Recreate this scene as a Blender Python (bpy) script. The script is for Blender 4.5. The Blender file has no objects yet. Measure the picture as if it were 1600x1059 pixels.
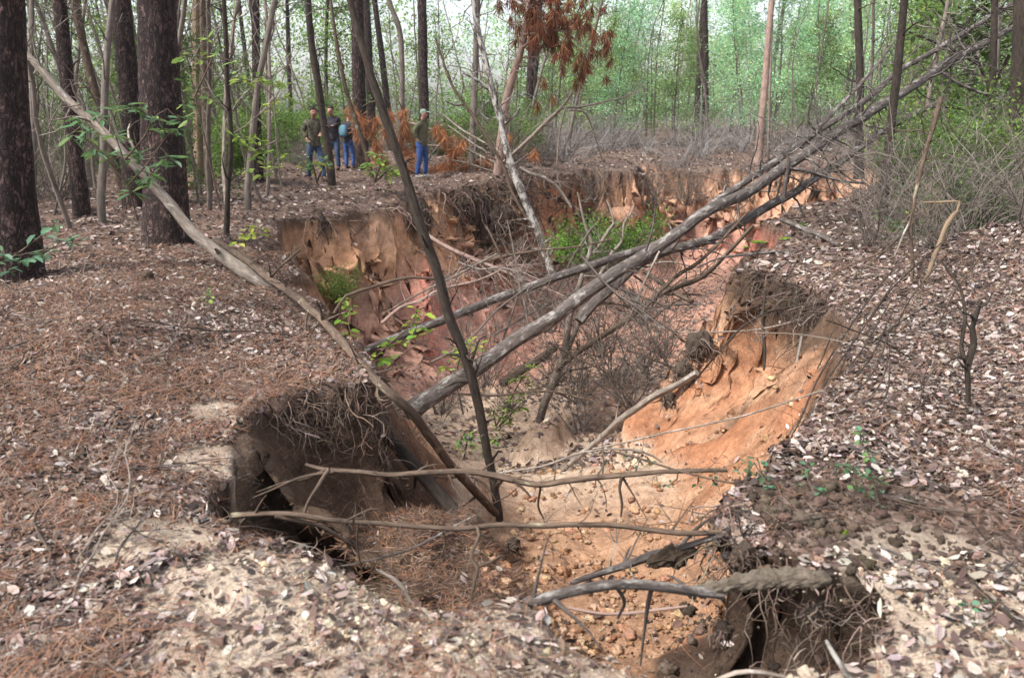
import bpy, math, random
import numpy as np
from mathutils import Vector
R = np.random.default_rng(11)
random.seed(5)
SC = bpy.context.scene
COL = SC.collection

# ------------------------------------------------------------------ camera, sky, sun, exposure
F, CX, CY, EYE = 1250.0, 800.0, 529.5, 1.6
PITCH = math.radians(15.64)
cam_data = bpy.data.cameras.new('camera')
cam_data.sensor_width = 36.0
cam_data.lens = 36.0 * F / 1600.0
cam_data.clip_start, cam_data.clip_end = 0.05, 600.0
cam_data.dof.use_dof = True
cam_data.dof.focus_distance = 8.5
cam_data.dof.aperture_fstop = 3.2
cam = bpy.data.objects.new('camera', cam_data)
cam.location = (0, 0, EYE)
cam.rotation_euler = (math.radians(90) - PITCH, 0, 0)
COL.objects.link(cam)
SC.camera = cam

SUN_EL, SUN_DIR = math.radians(52), (-0.62, -0.35)
world = bpy.data.worlds.new('World'); SC.world = world
world.use_nodes = True
wn = world.node_tree
bg = wn.nodes['Background']
sky = wn.nodes.new('ShaderNodeTexSky'); sky.sky_type = 'NISHITA'
sky.sun_disc = False
sky.sun_elevation = SUN_EL
sky.sun_rotation = math.atan2(SUN_DIR[0], SUN_DIR[1])
sky.air_density, sky.dust_density, sky.ozone_density = 1.0, 3.0, 1.0
hs = wn.nodes.new('ShaderNodeHueSaturation'); hs.inputs['Saturation'].default_value = 0.35
wn.links.new(sky.outputs[0], hs.inputs['Color'])
wn.links.new(hs.outputs[0], bg.inputs['Color'])
bg.inputs['Strength'].default_value = 0.085
sd = bpy.data.lights.new('sun', 'SUN'); sd.energy = 1.5; sd.angle = math.radians(12); sd.color = (1, .96, .9)
so = bpy.data.objects.new('sun', sd); COL.objects.link(so)
h = math.hypot(*SUN_DIR)
sv = Vector((SUN_DIR[0] / h * math.cos(SUN_EL), SUN_DIR[1] / h * math.cos(SUN_EL), math.sin(SUN_EL)))
so.rotation_euler = sv.to_track_quat('Z', 'Y').to_euler()
so.location = sv * 50
SC.view_settings.view_transform = 'Standard'
SC.view_settings.look = 'None'
SC.view_settings.exposure = 1.98
SC.view_settings.gamma = 1.0
SC.cycles.max_bounces = 5
SC.cycles.diffuse_bounces = 2
SC.cycles.glossy_bounces = 2
SC.cycles.transmission_bounces = 3
SC.cycles.volume_bounces = 0
SC.cycles.caustics_reflective = False
SC.cycles.caustics_refractive = False

def sm(a, b, x):
    t = np.clip((x - a) / (b - a), 0, 1); return t * t * (3 - 2 * t)
# ------------------------------------------------------------------ noise
def _h(ix, iy, s):
    n = (ix.astype(np.int64) * 374761393 + iy.astype(np.int64) * 668265263 + s * 1442695041) & 0xffffffff
    n = ((n ^ (n >> 13)) * 1274126177) & 0xffffffff
    return (n ^ (n >> 16)) / 4294967295.0
def vnoise(x, y, s=0):
    x = np.asarray(x, float); y = np.asarray(y, float)
    ix, iy = np.floor(x), np.floor(y)
    fx, fy = x - ix, y - iy
    fx = fx * fx * (3 - 2 * fx); fy = fy * fy * (3 - 2 * fy)
    a, b = _h(ix, iy, s), _h(ix + 1, iy, s)
    c, d = _h(ix, iy + 1, s), _h(ix + 1, iy + 1, s)
    return (a + (b - a) * fx) + ((c + (d - c) * fx) - (a + (b - a) * fx)) * fy
def fbm(x, y, o=4, s=0):
    t, a, n = 0, .5, 0
    x = np.asarray(x, float); y = np.asarray(y, float)
    for k in range(o):
        t = t + a * (vnoise(x, y, s + k) - .5); n += a; a *= .5; x = x * 2.03 + 3.1; y = y * 2.03 + 1.7
    return t / n * 2      # about -1..1

# ------------------------------------------------------------------ pixel rays -> world
sp_, cp_ = math.sin(PITCH), math.cos(PITCH)
def ray(px, py):
    u, v = (px - CX) / F, (CY - py) / F
    return np.array([u, cp_ + v * sp_, -sp_ + v * cp_])
def at(px, py, Y):
    d = ray(px, py)
    return np.array([0, 0, EYE]) + d * (Y / d[1])
def depth(px, py, Y):
    return Y / ray(px, py)[1]

# ------------------------------------------------------------------ terrain: a gully cut in a level forest floor
# rim in plan: x, y, width of the wall in plan, undercut
RIM = np.array([
 (1.10,2.13,.25,.25),(.80,2.02,.25,.2),(.47,1.98,.3,.1),(.25,2.2,.35,0),(.12,2.40,.4,.05),(-.15,2.45,.5,.05),
 (-.40,2.50,.6,0),(-.65,2.62,.6,0),(-.88,2.76,.3,.1),(-1.10,2.86,.2,.25),(-1.32,3.12,.2,.3),(-1.36,3.5,.3,.15),
 (-1.46,4.0,.5,0),(-1.45,4.5,.5,0),(-1.22,4.82,.2,.12),(-.84,4.86,.2,.1),(-.82,5.1,.3,.1),(-1.12,5.7,.7,0),
 (-1.55,6.5,1.2,0),(-2.1,7.5,1.4,0),(-2.7,8.8,1.4,0),(-3.2,10.5,1.4,0),(-3.8,12.8,1.2,.15),(-3.75,14.0,1.6,.35),
 (-3.0,14.4,2.4,.25),(-2.7,15.8,2.9,.1),(-2.0,17.4,3.0,.15),(-1.4,19.2,2.6,.3),(-.3,20.2,1.3,.5),(.25,21.5,1.2,.5),
 (.5,23.5,1.5,.2),(1.2,24.0,1.,.5),(2.6,25.8,1.,.5),(3.8,24.9,1.,.4),(4.4,29.5,1.5,0),(5.3,28.4,2.2,.3),(6.5,26.4,2.4,.3),(8,27.3,2.2,.2),(9.5,26.0,2.4,.3),(10.8,27.6,2.4,.2),
 (11,24,1.5,0),(8.5,19,1.5,0),(5.4,14.8,1.6,.1),(3.9,11.5,1.6,.1),(2.9,9.6,1.5,.2),(2.72,8.95,1.35,.2),(2.98,8.5,1.3,.4),
 (3.16,7.9,1.4,.38),(3.12,7.2,1.6,.12),(2.86,6.3,1.6,.0),(2.4,5.5,1.25,.0),(1.87,4.6,.7,.05),(1.45,3.85,.4,.1),(1.1,3.4,.35,.2),
 (.85,2.95,.25,.25),(1.0,2.75,.2,.3),(1.25,2.6,.2,.35),(1.24,2.35,.2,.35)])
FLOOR = np.array([
 (.6,2.4,-.85),(.2,3.,-.9),(-.5,3.1,-.65),(-.35,3.7,-.85),(-.6,4.4,-.75),(.8,3.1,-1.0),(.5,4,-1.3),(.6,5,-1.55),(-.2,5,-1.5),(1.2,5,-1.35),(-.85,3.9,-.85),
 (-1.2,3.4,-1.3),(-1.2,4.3,-1.3),(1.4,6.8,-1.8),(1.1,6.5,-1.85),(.2,6.5,-2.0),(-.6,6.5,-1.45),(1.5,8.6,-2.3),(.5,9,-2.6),
 (-.5,9.6,-2.8),(-1.5,9,-2.3),(0,12.5,-3.4),(-2,12,-3.3),(1.5,12,-3.4),(2.5,12,-3.),(0,16,-3.8),(-1.2,16,-3.6),(3,17,-3.6),
 (6,20,-3.3),(8,24,-3.),(3,23,-3.5),(9.5,22,-2.8)])
def rim_info(x, y):
    """signed distance (inside > 0), arc length of the nearest rim point, wall width, undercut"""
    best = np.full(x.shape, 1e9); s = np.zeros(x.shape); w = np.zeros(x.shape); uc = np.zeros(x.shape)
    ins = np.zeros(x.shape, bool); L = 0.0
    n = len(RIM)
    for i in range(n):
        a, b = RIM[i], RIM[(i + 1) % n]
        dx, dy = b[0] - a[0], b[1] - a[1]
        l2 = dx * dx + dy * dy
        t = np.clip(((x - a[0]) * dx + (y - a[1]) * dy) / l2, 0, 1)
        d = np.hypot(x - a[0] - t * dx, y - a[1] - t * dy)
        m = d < best
        best = np.where(m, d, best)
        s = np.where(m, L + t * math.sqrt(l2), s)
        w = np.where(m, a[2] + t * (b[2] - a[2]), w)
        uc = np.where(m, a[3] + t * (b[3] - a[3]), uc)
        L += math.sqrt(l2)
        c = ((a[1] > y) != (b[1] > y)) & (x < (b[0] - a[0]) * (y - a[1]) / (b[1] - a[1] + 1e-12) + a[0])
        ins ^= c
    return np.where(ins, best, -best), s, w, uc
def floor_z(x, y):
    num = np.zeros(x.shape); den = np.zeros(x.shape)
    for fx, fy, fz in FLOOR:
        k = 1 / (((x - fx) ** 2 + (y - fy) ** 2) + .03) ** 1.6
        num += k * fz; den += k
    return num / den
def bank_z(x, y):
    z = .09 * fbm(x * .45, y * .45, 3, 20) + .06 * fbm(x * 1.9, y * 1.9, 4, 30)
    z = z + .3 * fbm(x * .33, y * .2, 3, 33) * sm(12, 20, y)
    z = z + np.clip(y - 30, 0, 60) * .012
    return z
def axis(parts):
    out = [parts[0][0]]
    for a, b, st in parts:
        n = max(1, int(round((b - a) / st)))
        out += list(np.linspace(a, b, n + 1)[1:])
    return np.array(out)
GX = axis([(-140,-40,10),(-40,-16,2),(-16,-5,.35),(-5,-2.4,.05),(-2.4,4.2,.03),(4.2,6,.06),(6,12,.1),(12,20,.4),(20,40,2),(40,140,10)])
GY = axis([(-6,1,.5),(1,1.6,.1),(1.6,10,.03),(10,15,.05),(15,28.5,.07),(28.5,36,.3),(36,60,1.5),(60,180,8)])
X, Y = np.meshgrid(GX, GY)
d0, S, Wd, UC = rim_info(X, Y)
scale = np.clip(Wd, .2, 1.6)
rw = np.clip((X - 1.0) / .4, 0, 1) * np.clip((5.2 - X) / .5, 0, 1) * np.clip((Y - 3.8) / .5, 0, 1) * np.clip((10.2 - Y) / .6, 0, 1)
S = S * (1 - rw) + rw * (Y * 1.1 + X * .6)
d = d0 + scale * (.34 * fbm(S * 1.3, Y * .15, 3, 3) + .26 * fbm(X * 2.5, Y * 2.5, 4, 8)) * np.clip(1.2 - np.abs(d0) / (scale * 2.5), 0, 1) * np.where((X > 1.2) & (X < 5) & (Y > 4) & (Y < 8.6), .4, 1) * (1 + .7 * sm(18, 23, Y))
p = np.clip(d / Wd, 0, 1)
near_clods = np.exp(-(((X - .6) / .7) ** 2 + ((Y - 4.6) / 1.2) ** 2))
zt = bank_z(X, Y)
lip = np.where(d < 0, np.exp(d / .35), 1) * np.where(Y < 6, .07, .12)
zt = zt - lip
zt = zt + .26 * sm(.1, 1.7, -d0) * np.exp(-(((X + 3.0) / 1.8) ** 2 + ((Y - 5.6) / 2.4) ** 2)) + .5 * sm(.1, 2.6, -d0) * sm(1.7, 5.5, X) * sm(2.6, 4., Y) * sm(10, 8, Y)
zf = floor_z(X, Y) + .09 * fbm(X * 1.2, Y * 1.2, 3, 50) + .07 * fbm(X * 3.4, Y * 3.4, 4, 55) + .10 * np.clip(1 - X * 2, 0, 1) * np.clip(6 - Y, 0, 1) * fbm(X * 3, Y * 3, 4, 57)
mound = sm(.9, .2, np.hypot((X - .45) / .55, (Y - 9.7) / .55) + .45 * fbm(X * 3, Y * 3, 4, 230))
zf = zf + .36 * mound
# the collapsed corner of the left bank: a shelf of soil behind a black hole
yr = np.interp(X, [-2.2, -1.75, -1.35, -.95, -.6, -.25, .1], [4.1, 3.95, 3.82, 3.66, 3.5, 3.35, 3.3]) + .10 * fbm(X * 3.5, X * 0, 3, 210)
she = np.interp(X, [-1.8, -1.5, -1.2, -.9, -.55, -.2, .15], [-.14, -.26, -.42, -.58, -.78, -1.0, -1.3])
e2 = Y - yr
p2 = np.clip(e2 / .22, 0, 1) * np.clip((5.3 - Y) / .3, 0, 1)
side = np.clip((.1 - X) / .35, 0, 1)
she = she + .06 - np.interp(X, [-1.7, -1.2, -.7, -.3], [.30, .50, .38, .12]) * sm(.12, .5, e2) + .08 * fbm(X * 4, Y * 4, 4, 220) + .05 * fbm(X * 12, Y * 12, 3, 221)
zf = zf * (1 - p2 * side) + np.maximum(she, zf) * p2 * side
pitm = np.exp(-(((X + 1.05) / .42) ** 2 + ((Y - 3.35) / .36) ** 2))
zf = zf - .75 * pitm * (1 - p2)
fl_ = sm(.8, -.4, X) * sm(12.5, 14.5, Y) * sm(22, 20, Y)
m = 1 - (1 - p) ** (1.9 - .55 * rw - .5 * fl_)
rill = (fbm(S * 2.4, m * 2.2 + Y * .05, 5, 61) * .16 + fbm(S * 6.5, m * 5, 4, 64) * .07) * np.clip(scale, .25, 1.3) * np.where((X > 1.2) & (X < 4.2) & (Y > 4) & (Y < 9.5), .22, 1) * (1 - .5 * fl_) * np.sin(np.pi * np.clip(p, 0, 1)) ** .6
rill = rill + (rw * .03 * fbm(X * 6 + Y * 3, Y * 2 - X * 6, 4, 66) + fl_ * .12 * fbm(X * 2.2 + Y, Y * 2 - X, 5, 68) + .03 * np.clip(6 - Y, 0, 1) * np.clip(1 - X, 0, 1) * fbm(X * 11, Y * 11, 4, 67)) * np.sin(np.pi * np.clip(p, 0, 1))
Z = zt * (1 - m) + zf * m + rill
# ridge of soil between the two hollows of the left bank
gxs = np.where(p > 0, 1, 0)
gy_, gx_ = np.gradient(d, GY, GX)
gl = np.hypot(gx_, gy_) + 1e-6
sh = UC * (1 - .25 * rw) * np.sin(np.pi * np.clip(p / .75, 0, 1)) ** .8 * (1 + .5 * fbm(S * 3, Z * 2, 3, 77))
XM = X - gx_ / gl * sh
YM = Y - gy_ / gl * sh
YM = YM + .34 * np.sin(np.pi * np.clip(p2 * 1.02, 0, 1)) ** .7 * np.clip((-.55 - X) / .3, 0, 1) * (p > .3)
jn = 1 + 1.4 * np.clip(6 - Y, 0, 1)
XM = XM + jn * np.where(p > 0, .03, .0) * np.where((X > 1.2) & (Y > 4), .35, 1) * fbm(X * 7, Y * 7 + Z * 7, 4, 90)
YM = YM + jn * np.where(p > 0, .03, .0) * np.where((X > 1.2) & (Y > 4), .35, 1) * fbm(X * 7 + 40, Y * 7 + Z * 7, 4, 91)
def interp(G, x, y):
    x = np.clip(np.asarray(x, float), GX[0], GX[-1] - 1e-6); y = np.clip(np.asarray(y, float), GY[0], GY[-1] - 1e-6)
    i = np.clip(np.searchsorted(GX, x, 'right') - 1, 0, len(GX) - 2); j = np.clip(np.searchsorted(GY, y, 'right') - 1, 0, len(GY) - 2)
    fx = (x - GX[i]) / (GX[i + 1] - GX[i]); fy = (y - GY[j]) / (GY[j + 1] - GY[j])
    return (G[j, i] * (1 - fx) + G[j, i + 1] * fx) * (1 - fy) + (G[j + 1, i] * (1 - fx) + G[j + 1, i + 1] * fx) * fy
def H(x, y): return interp(Z, x, y)
def DIN(x, y): return interp(d, x, y)
def Hs(x, y): return float(H(np.array([x]), np.array([y]))[0])
def ghit(px, py, ymax=150):
    r = ray(px, py)
    t = np.linspace(1.5, ymax, 6000) if ymax > 60 else np.linspace(1.5, ymax, 3000)
    q = np.array([0, 0, EYE])[None] + t[:, None] * r[None]
    below = q[:, 2] < H(q[:, 0], q[:, 1])
    k = int(np.argmax(below)) if below.any() else len(t) - 1
    return q[k]
GZy, GZx = np.gradient(Z, GY, GX)
def ground_n(x, y):
    a, b = interp(GZx, x, y), interp(GZy, x, y)
    n = np.stack([-a, -b, np.ones_like(a)], -1)
    return n / np.linalg.norm(n, axis=-1, keepdims=True)

# ------------------------------------------------------------------ mesh collecting
class MB:
    def __init__(s): s.v, s.q, s.t, s.uv, s.c, s.qm, s.tm, s.n = [], [], [], [], [], [], [], 0
    def add(s, v, q=None, t=None, uv=None, c=None, mat=0):
        v = np.asarray(v, float).reshape(-1, 3); k = len(v)
        s.v.append(v)
        if q is not None and len(q): s.q.append(np.asarray(q, int).reshape(-1, 4) + s.n); s.qm.append(np.full(len(s.q[-1]), mat))
        if t is not None and len(t): s.t.append(np.asarray(t, int).reshape(-1, 3) + s.n); s.tm.append(np.full(len(s.t[-1]), mat))
        s.uv.append(np.zeros((k, 2)) if uv is None else np.asarray(uv, float).reshape(-1, 2))
        c = np.ones((k, 3)) if c is None else np.asarray(c, float)
        if c.ndim == 1: c = np.tile(c, (k, 1))
        s.c.append(c); s.n += k
        return s
    def mesh(s, name, mats, smooth=True, loc=(0, 0, 0)):
        me = bpy.data.meshes.new(name)
        v = np.concatenate(s.v) - np.asarray(loc, float)
        q = np.concatenate(s.q) if s.q else np.zeros((0, 4), int)
        t = np.concatenate(s.t) if s.t else np.zeros((0, 3), int)
        loops = np.concatenate([q.ravel(), t.ravel()]).astype(np.int32)
        nf = len(q) + len(t)
        tot = np.concatenate([np.full(len(q), 4), np.full(len(t), 3)]).astype(np.int32)
        st = np.concatenate([[0], np.cumsum(tot)[:-1]]).astype(np.int32)
        me.vertices.add(len(v)); me.vertices.foreach_set('co', v.astype(np.float32).ravel())
        me.loops.add(len(loops)); me.loops.foreach_set('vertex_index', loops)
        me.polygons.add(nf); me.polygons.foreach_set('loop_start', st); me.polygons.foreach_set('loop_total', tot)
        for mt in (mats if isinstance(mats, (list, tuple)) else [mats]): me.materials.append(mt)
        mi = np.concatenate([*(s.qm or [np.zeros(0)]), *(s.tm or [np.zeros(0)])]).astype(np.int32)
        me.polygons.foreach_set('material_index', mi)
        me.polygons.foreach_set('use_smooth', np.full(nf, smooth))
        uvl = me.uv_layers.new(name='UVMap')
        uvl.data.foreach_set('uv', np.concatenate(s.uv)[loops].astype(np.float32).ravel())
        ca = me.color_attributes.new('Col', 'FLOAT_COLOR', 'POINT')
        c = np.concatenate(s.c); ca.data.foreach_set('color', np.concatenate([c, np.ones((len(c), 1))], 1).astype(np.float32).ravel())
        me.update(); me.validate(); 
        return me
    def build(s, name, mats, parent=None, smooth=True, label=None, cat=None, group=None, kind=None):
        loc = np.array(parent['_o']) if parent is not None else np.zeros(3)
        o = bpy.data.objects.new(name, s.mesh(name, mats, smooth, loc)); COL.objects.link(o)
        if parent is not None: o.parent = parent; o['_o'] = list(loc)
        tag(o, label, cat, group, kind)
        return o
def tag(o, label=None, cat=None, group=None, kind=None):
    if label: o['label'] = label
    if cat: o['category'] = cat
    if group: o['group'] = group
    if kind: o['kind'] = kind
    return o
def thing(name, loc, label, cat, group=None):
    o = bpy.data.objects.new(name, None); COL.objects.link(o)
    o.empty_display_size = .1
    o.location = [float(a) for a in loc]; o['_o'] = [float(a) for a in loc]
    return tag(o, label, cat, group)
def dup(root, loc, rotz=0., sc=1., label=None, group=None, tilt=(0, 0)):
    r = root.copy(); COL.objects.link(r)
    r.location = [float(a) for a in loc]; r.rotation_euler = (tilt[0], tilt[1], rotz); r.scale = (sc, sc, sc)
    if label: r['label'] = label
    if group: r['group'] = group
    for ch in root.children:
        c = ch.copy(); COL.objects.link(c); c.parent = r
        for g in ch.children:
            e = g.copy(); COL.objects.link(e); e.parent = c
    return r

def unit(a): return a / (np.linalg.norm(a, axis=-1, keepdims=True) + 1e-9)
def spline(pts, rad, step):
    """Catmull-Rom through the points"""
    P = np.asarray(pts, float); r = np.asarray(rad, float)
    if len(P) < 2: return P, r
    E = np.vstack([2 * P[0] - P[1], P, 2 * P[-1] - P[-2]])
    out, ro = [], []
    for i in range(len(P) - 1):
        p0, p1, p2, p3 = E[i:i + 4]
        n = max(1, int(np.linalg.norm(p2 - p1) / step))
        t = np.linspace(0, 1, n, endpoint=False)[:, None]
        out.append(.5 * (2 * p1 + (p2 - p0) * t + (2 * p0 - 5 * p1 + 4 * p2 - p3) * t ** 2 + (3 * p1 - p0 - 3 * p2 + p3) * t ** 3))
        ro.append(r[i] + (r[i + 1] - r[i]) * t[:, 0])
    out.append(P[-1:]); ro.append(r[-1:])
    return np.vstack(out), np.concatenate(ro)
def tube(mb, pts, rad, k=8, rough=0., seed=0, c=None, mat=0, cap=True, flare=None):
    P = np.asarray(pts, float); n = len(P); r = np.asarray(rad, float) * np.ones(n)
    T = unit(np.gradient(P, axis=0))
    up = np.array([0, 0, 1.]) if abs(T[0][2]) < .9 else np.array([1., 0, 0])
    a = unit(np.cross(T[0], up)); A = np.zeros((n, 3))
    for i in range(n):
        a = a - T[i] * np.dot(a, T[i]); l = math.sqrt(a.dot(a)) + 1e-9; a = a / l; A[i] = a
    B = np.cross(T, A)
    th = np.linspace(0, 2 * np.pi, k + 1)
    ln = np.concatenate([[0], np.cumsum(np.linalg.norm(np.diff(P, axis=0), axis=1))])
    rr = np.tile(r[:, None], (1, k + 1))
    if rough:
        cc, ss = np.cos(th), np.sin(th)
        nz = fbm(cc[None] * 2.2 + ln[:, None] * 1.3 + seed * 7.7, ss[None] * 2.2 + ln[:, None] * .9 + seed, 3, seed % 97)
        nz2 = fbm(cc[None] * 6 + ln[:, None] * 2.1, ss[None] * 6 + ln[:, None] * 9, 2, seed % 89)
        rr = rr * (1 + rough * (nz + .5 * nz2))
    V = P[:, None] + rr[..., None] * (np.cos(th)[None, :, None] * A[:, None] + np.sin(th)[None, :, None] * B[:, None])
    rm = float(r.mean())
    uv = np.stack([np.tile(th[None] * rm, (n, 1)), np.tile(ln[:, None], (1, k + 1))], -1) + np.array([(seed * .37) % 5, (seed * .71) % 7])
    i = np.arange(n - 1)[:, None] * (k + 1) + np.arange(k)[None]
    q = np.stack([i, i + 1, i + k + 2, i + k + 1], -1).reshape(-1, 4)
    if c is not None: c = np.tile(np.asarray(c, float), (V.reshape(-1, 3).shape[0], 1))
    mb.add(V, q=q, uv=uv, c=c, mat=mat)
    if cap and k > 3:
        for e, ring in ((0, V[0]), (n - 1, V[-1])):
            if r[e] > .008:
                cv = np.vstack([ring, P[e] + (T[e] * (-1 if e == 0 else 1)) * r[e] * .15])
                tt = [[j, j + 1, k + 1] if e else [j + 1, j, k + 1] for j in range(k)]
                mb.add(cv, t=tt, uv=cv[:, :2] * 3, c=None if c is None else c[0], mat=mat)
    return P
def twig(rs, start, dr, L, r, n=6, wander=.25, grav=0.):
    """a wandering polyline"""
    P = [np.asarray(start, float)]; dcur = unit(np.asarray(dr, float))
    for i in range(n):
        dcur = unit(dcur + rs.normal(0, wander, 3) + np.array([0, 0, grav]))
        P.append(P[-1] + dcur * L / n)
    return np.array(P), np.linspace(r, r * .35, n + 1)
def perp(rs, T):
    a = rs.normal(0, 1, 3); a -= T * a.dot(T)
    return unit(a)
def twigs_on(mb, rs, P, rad, count, L, depth=1, ahead=.6, grav=0., k=4, lo=.1, hi=1., seed=0, c=None, rk=.4, wander=.22, ends=None):
    """side twigs along a polyline, with twigs of their own"""
    T = unit(np.gradient(P, axis=0)); n = len(P)
    for j in range(count):
        i = int(np.clip((lo + (hi - lo) * rs.random()) * (n - 1), 0, n - 1))
        dr = unit(T[i] * ahead * (.5 + rs.random()) + perp(rs, T[i]))
        l = L * (.4 + .9 * rs.random()); r0 = max(.0022, min(rad[i] * rk, .02) * (.5 + .6 * rs.random()))
        q, qr = twig(rs, P[i], dr, l, r0, n=6 if l > .3 else 4, wander=wander, grav=grav)
        tube(mb, q, qr, k if r0 > .006 else 3, c=c, cap=False, seed=j + seed)
        if ends is not None: ends.append((q[-1], unit(q[-1] - q[-2]))); ends.append((q[len(q) // 2], unit(q[-1] - q[-2])))
        if depth > 1:
            twigs_on(mb, rs, q, qr, 3 + int(2 * rs.random()), l * .5, depth - 1, ahead, grav, k, .2, 1, seed + j * 13, c, .6, wander, ends)
def leaves(mb, c, dr, nr, L, W, col, fold=.15, fine=False, curl=.0, mat=0):
    """leaf blades: base, direction, normal, length, width"""
    c = np.asarray(c, float); dr = unit(dr); s = unit(np.cross(dr, nr)); nr = np.cross(s, dr)
    L = (np.ones(len(c)) * L)[:, None]; W = (np.ones(len(c)) * W)[:, None]
    N = len(c)
    curl = (np.ones(N) * curl)[:, None] if not np.ndim(curl) else np.asarray(curl)[:, None]
    if fine:
        tip = c + dr * L * (1 - .25 * np.abs(curl)) + nr * L * curl * .5
        V = np.stack([c, c + dr * L * .28 + s * W * .42 + nr * W * fold, c + dr * L * .66 + s * W * .45 + nr * (W * fold + L * curl * .18),
                      tip, c + dr * L * .66 - s * W * .45 + nr * (W * fold + L * curl * .18), c + dr * L * .28 - s * W * .42 + nr * W * fold], 1)
        b = np.arange(N)[:, None] * 6
        q = np.concatenate([b + np.array([[0, 1, 2, 3]]), b + np.array([[0, 3, 4, 5]])])
        mb.add(V, q=q, c=np.repeat(col, 6, 0), mat=mat)
    else:
        V = np.stack([c, c + dr * L * .5 + s * W * .5 + nr * W * fold, c + dr * L, c + dr * L * .5 - s * W * .5 + nr * W * fold], 1)
        b = np.arange(N)[:, None] * 4
        mb.add(V, q=b + np.array([[0, 1, 2, 3]]), c=np.repeat(col, 4, 0), mat=mat)
def pal(cols, n, jit=.15, rs=None):
    rs = rs or R
    cols = np.array(cols); k = rs.integers(0, len(cols), n)
    return np.clip(cols[k] * (1 + jit * rs.normal(0, 1, (n, 1))) * (1 + .04 * rs.normal(0, 1, (n, 3))), .004, .95)
# ------------------------------------------------------------------ materials
def nmat(name):
    m_ = bpy.data.materials.new(name); m_.use_nodes = True
    nt = m_.node_tree; b = nt.nodes['Principled BSDF']
    b.inputs['Specular IOR Level'].default_value = .25
    b.inputs['Roughness'].default_value = .85
    return m_, nt, b
def ramp(nt, fac, stops):
    r = nt.nodes.new('ShaderNodeValToRGB'); nt.links.new(fac, r.inputs[0])
    e = r.color_ramp.elements
    while len(e) < len(stops): e.new(.5)
    for k, (p_, c_) in enumerate(stops):
        e[k].position = p_; e[k].color = (*c_, 1) if len(c_) == 3 else c_
    return r.outputs[0]
def noise(nt, vec, sc, det=4, rough=.6, dist=0.):
    n = nt.nodes.new('ShaderNodeTexNoise'); n.inputs['Scale'].default_value = sc; n.inputs['Detail'].default_value = det
    n.inputs['Roughness'].default_value = rough; n.inputs['Distortion'].default_value = dist
    if vec is not None: nt.links.new(vec, n.inputs['Vector'])
    return n.outputs['Fac']
def mapping(nt, src, sc):
    mp = nt.nodes.new('ShaderNodeMapping'); mp.inputs['Scale'].default_value = sc; nt.links.new(src, mp.inputs['Vector']); return mp.outputs[0]
def mix(nt, fac, a, b, mode='MIX'):
    x = nt.nodes.new('ShaderNodeMixRGB'); x.blend_type = mode
    for s_, v_ in ((0, fac), (1, a), (2, b)):
        if isinstance(v_, (int, float)): x.inputs[s_].default_value = v_
        elif isinstance(v_, tuple): x.inputs[s_].default_value = (*v_, 1)
        else: nt.links.new(v_, x.inputs[s_])
    return x.outputs[0]
def bump(nt, b, hgt, st, dist):
    n = nt.nodes.new('ShaderNodeBump'); n.inputs['Strength'].default_value = st; n.inputs['Distance'].default_value = dist
    nt.links.new(hgt, n.inputs['Height']); nt.links.new(n.outputs[0], b.inputs['Normal'])
def attr(nt, name='Col'):
    a = nt.nodes.new('ShaderNodeVertexColor'); a.layer_name = name; return a.outputs[0]
def bark(name, dark, light, lichen=(.42, .42, .38), lich=0., plate=0., fine=30, bd=.02):
    m_, nt, b = nmat(name)
    uv = nt.nodes.new('ShaderNodeUVMap').outputs[0]
    n1 = noise(nt, mapping(nt, uv, (fine, fine * .22, 1)), 1, 6, .65, .4)
    col = ramp(nt, n1, [(.3, dark), (.68, light)])
    hgt = n1
    if plate:
        ck = noise(nt, mapping(nt, uv, (plate, plate * .2, 1)), 1, 4, .62, 1.1)
        ck2 = noise(nt, mapping(nt, uv, (plate * .8 + 3, plate * .55, 1)), 1, 3, .6, .8)
        pm = ramp(nt, ck, [(.40, (1, 1, 1)), (.475, (.0, .0, .0)), (.515, (.05, .05, .05)), (.60, (1, 1, 1))])
        pm2 = ramp(nt, ck2, [(.44, (1, 1, 1)), (.49, (.25, .25, .25)), (.54, (1, 1, 1))])
        pm = mix(nt, 1., pm, pm2, 'MULTIPLY')
        fl = noise(nt, mapping(nt, uv, (plate * .7, plate * .3, 1)), 1, 2, .5)
        col = mix(nt, 1., col, ramp(nt, fl, [(.35, (.6, .56, .56)), (.65, (1.5, 1.42, 1.4))]), 'MULTIPLY')
        col = mix(nt, pm, tuple(c_ * .4 for c_ in dark), col)
        hgt = mix(nt, .65, n1, pm)
    if lich:
        l1 = noise(nt, mapping(nt, uv, (9, 4, 1)), 1, 5, .7)
        lm = ramp(nt, l1, [(1 - lich - .03, (0, 0, 0)), (1 - lich + .05, (1, 1, 1))])
        col = mix(nt, lm, col, lichen)
    big = ramp(nt, noise(nt, mapping(nt, uv, (1.5, .8, 1)), 1, 3), [(.3, (.72, .72, .72)), (.7, (1.2, 1.17, 1.12))])
    col = mix(nt, 1., col, big, 'MULTIPLY')
    nt.links.new(col, b.inputs['Base Color']); bump(nt, b, hgt, .9, bd)
    return m_
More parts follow.
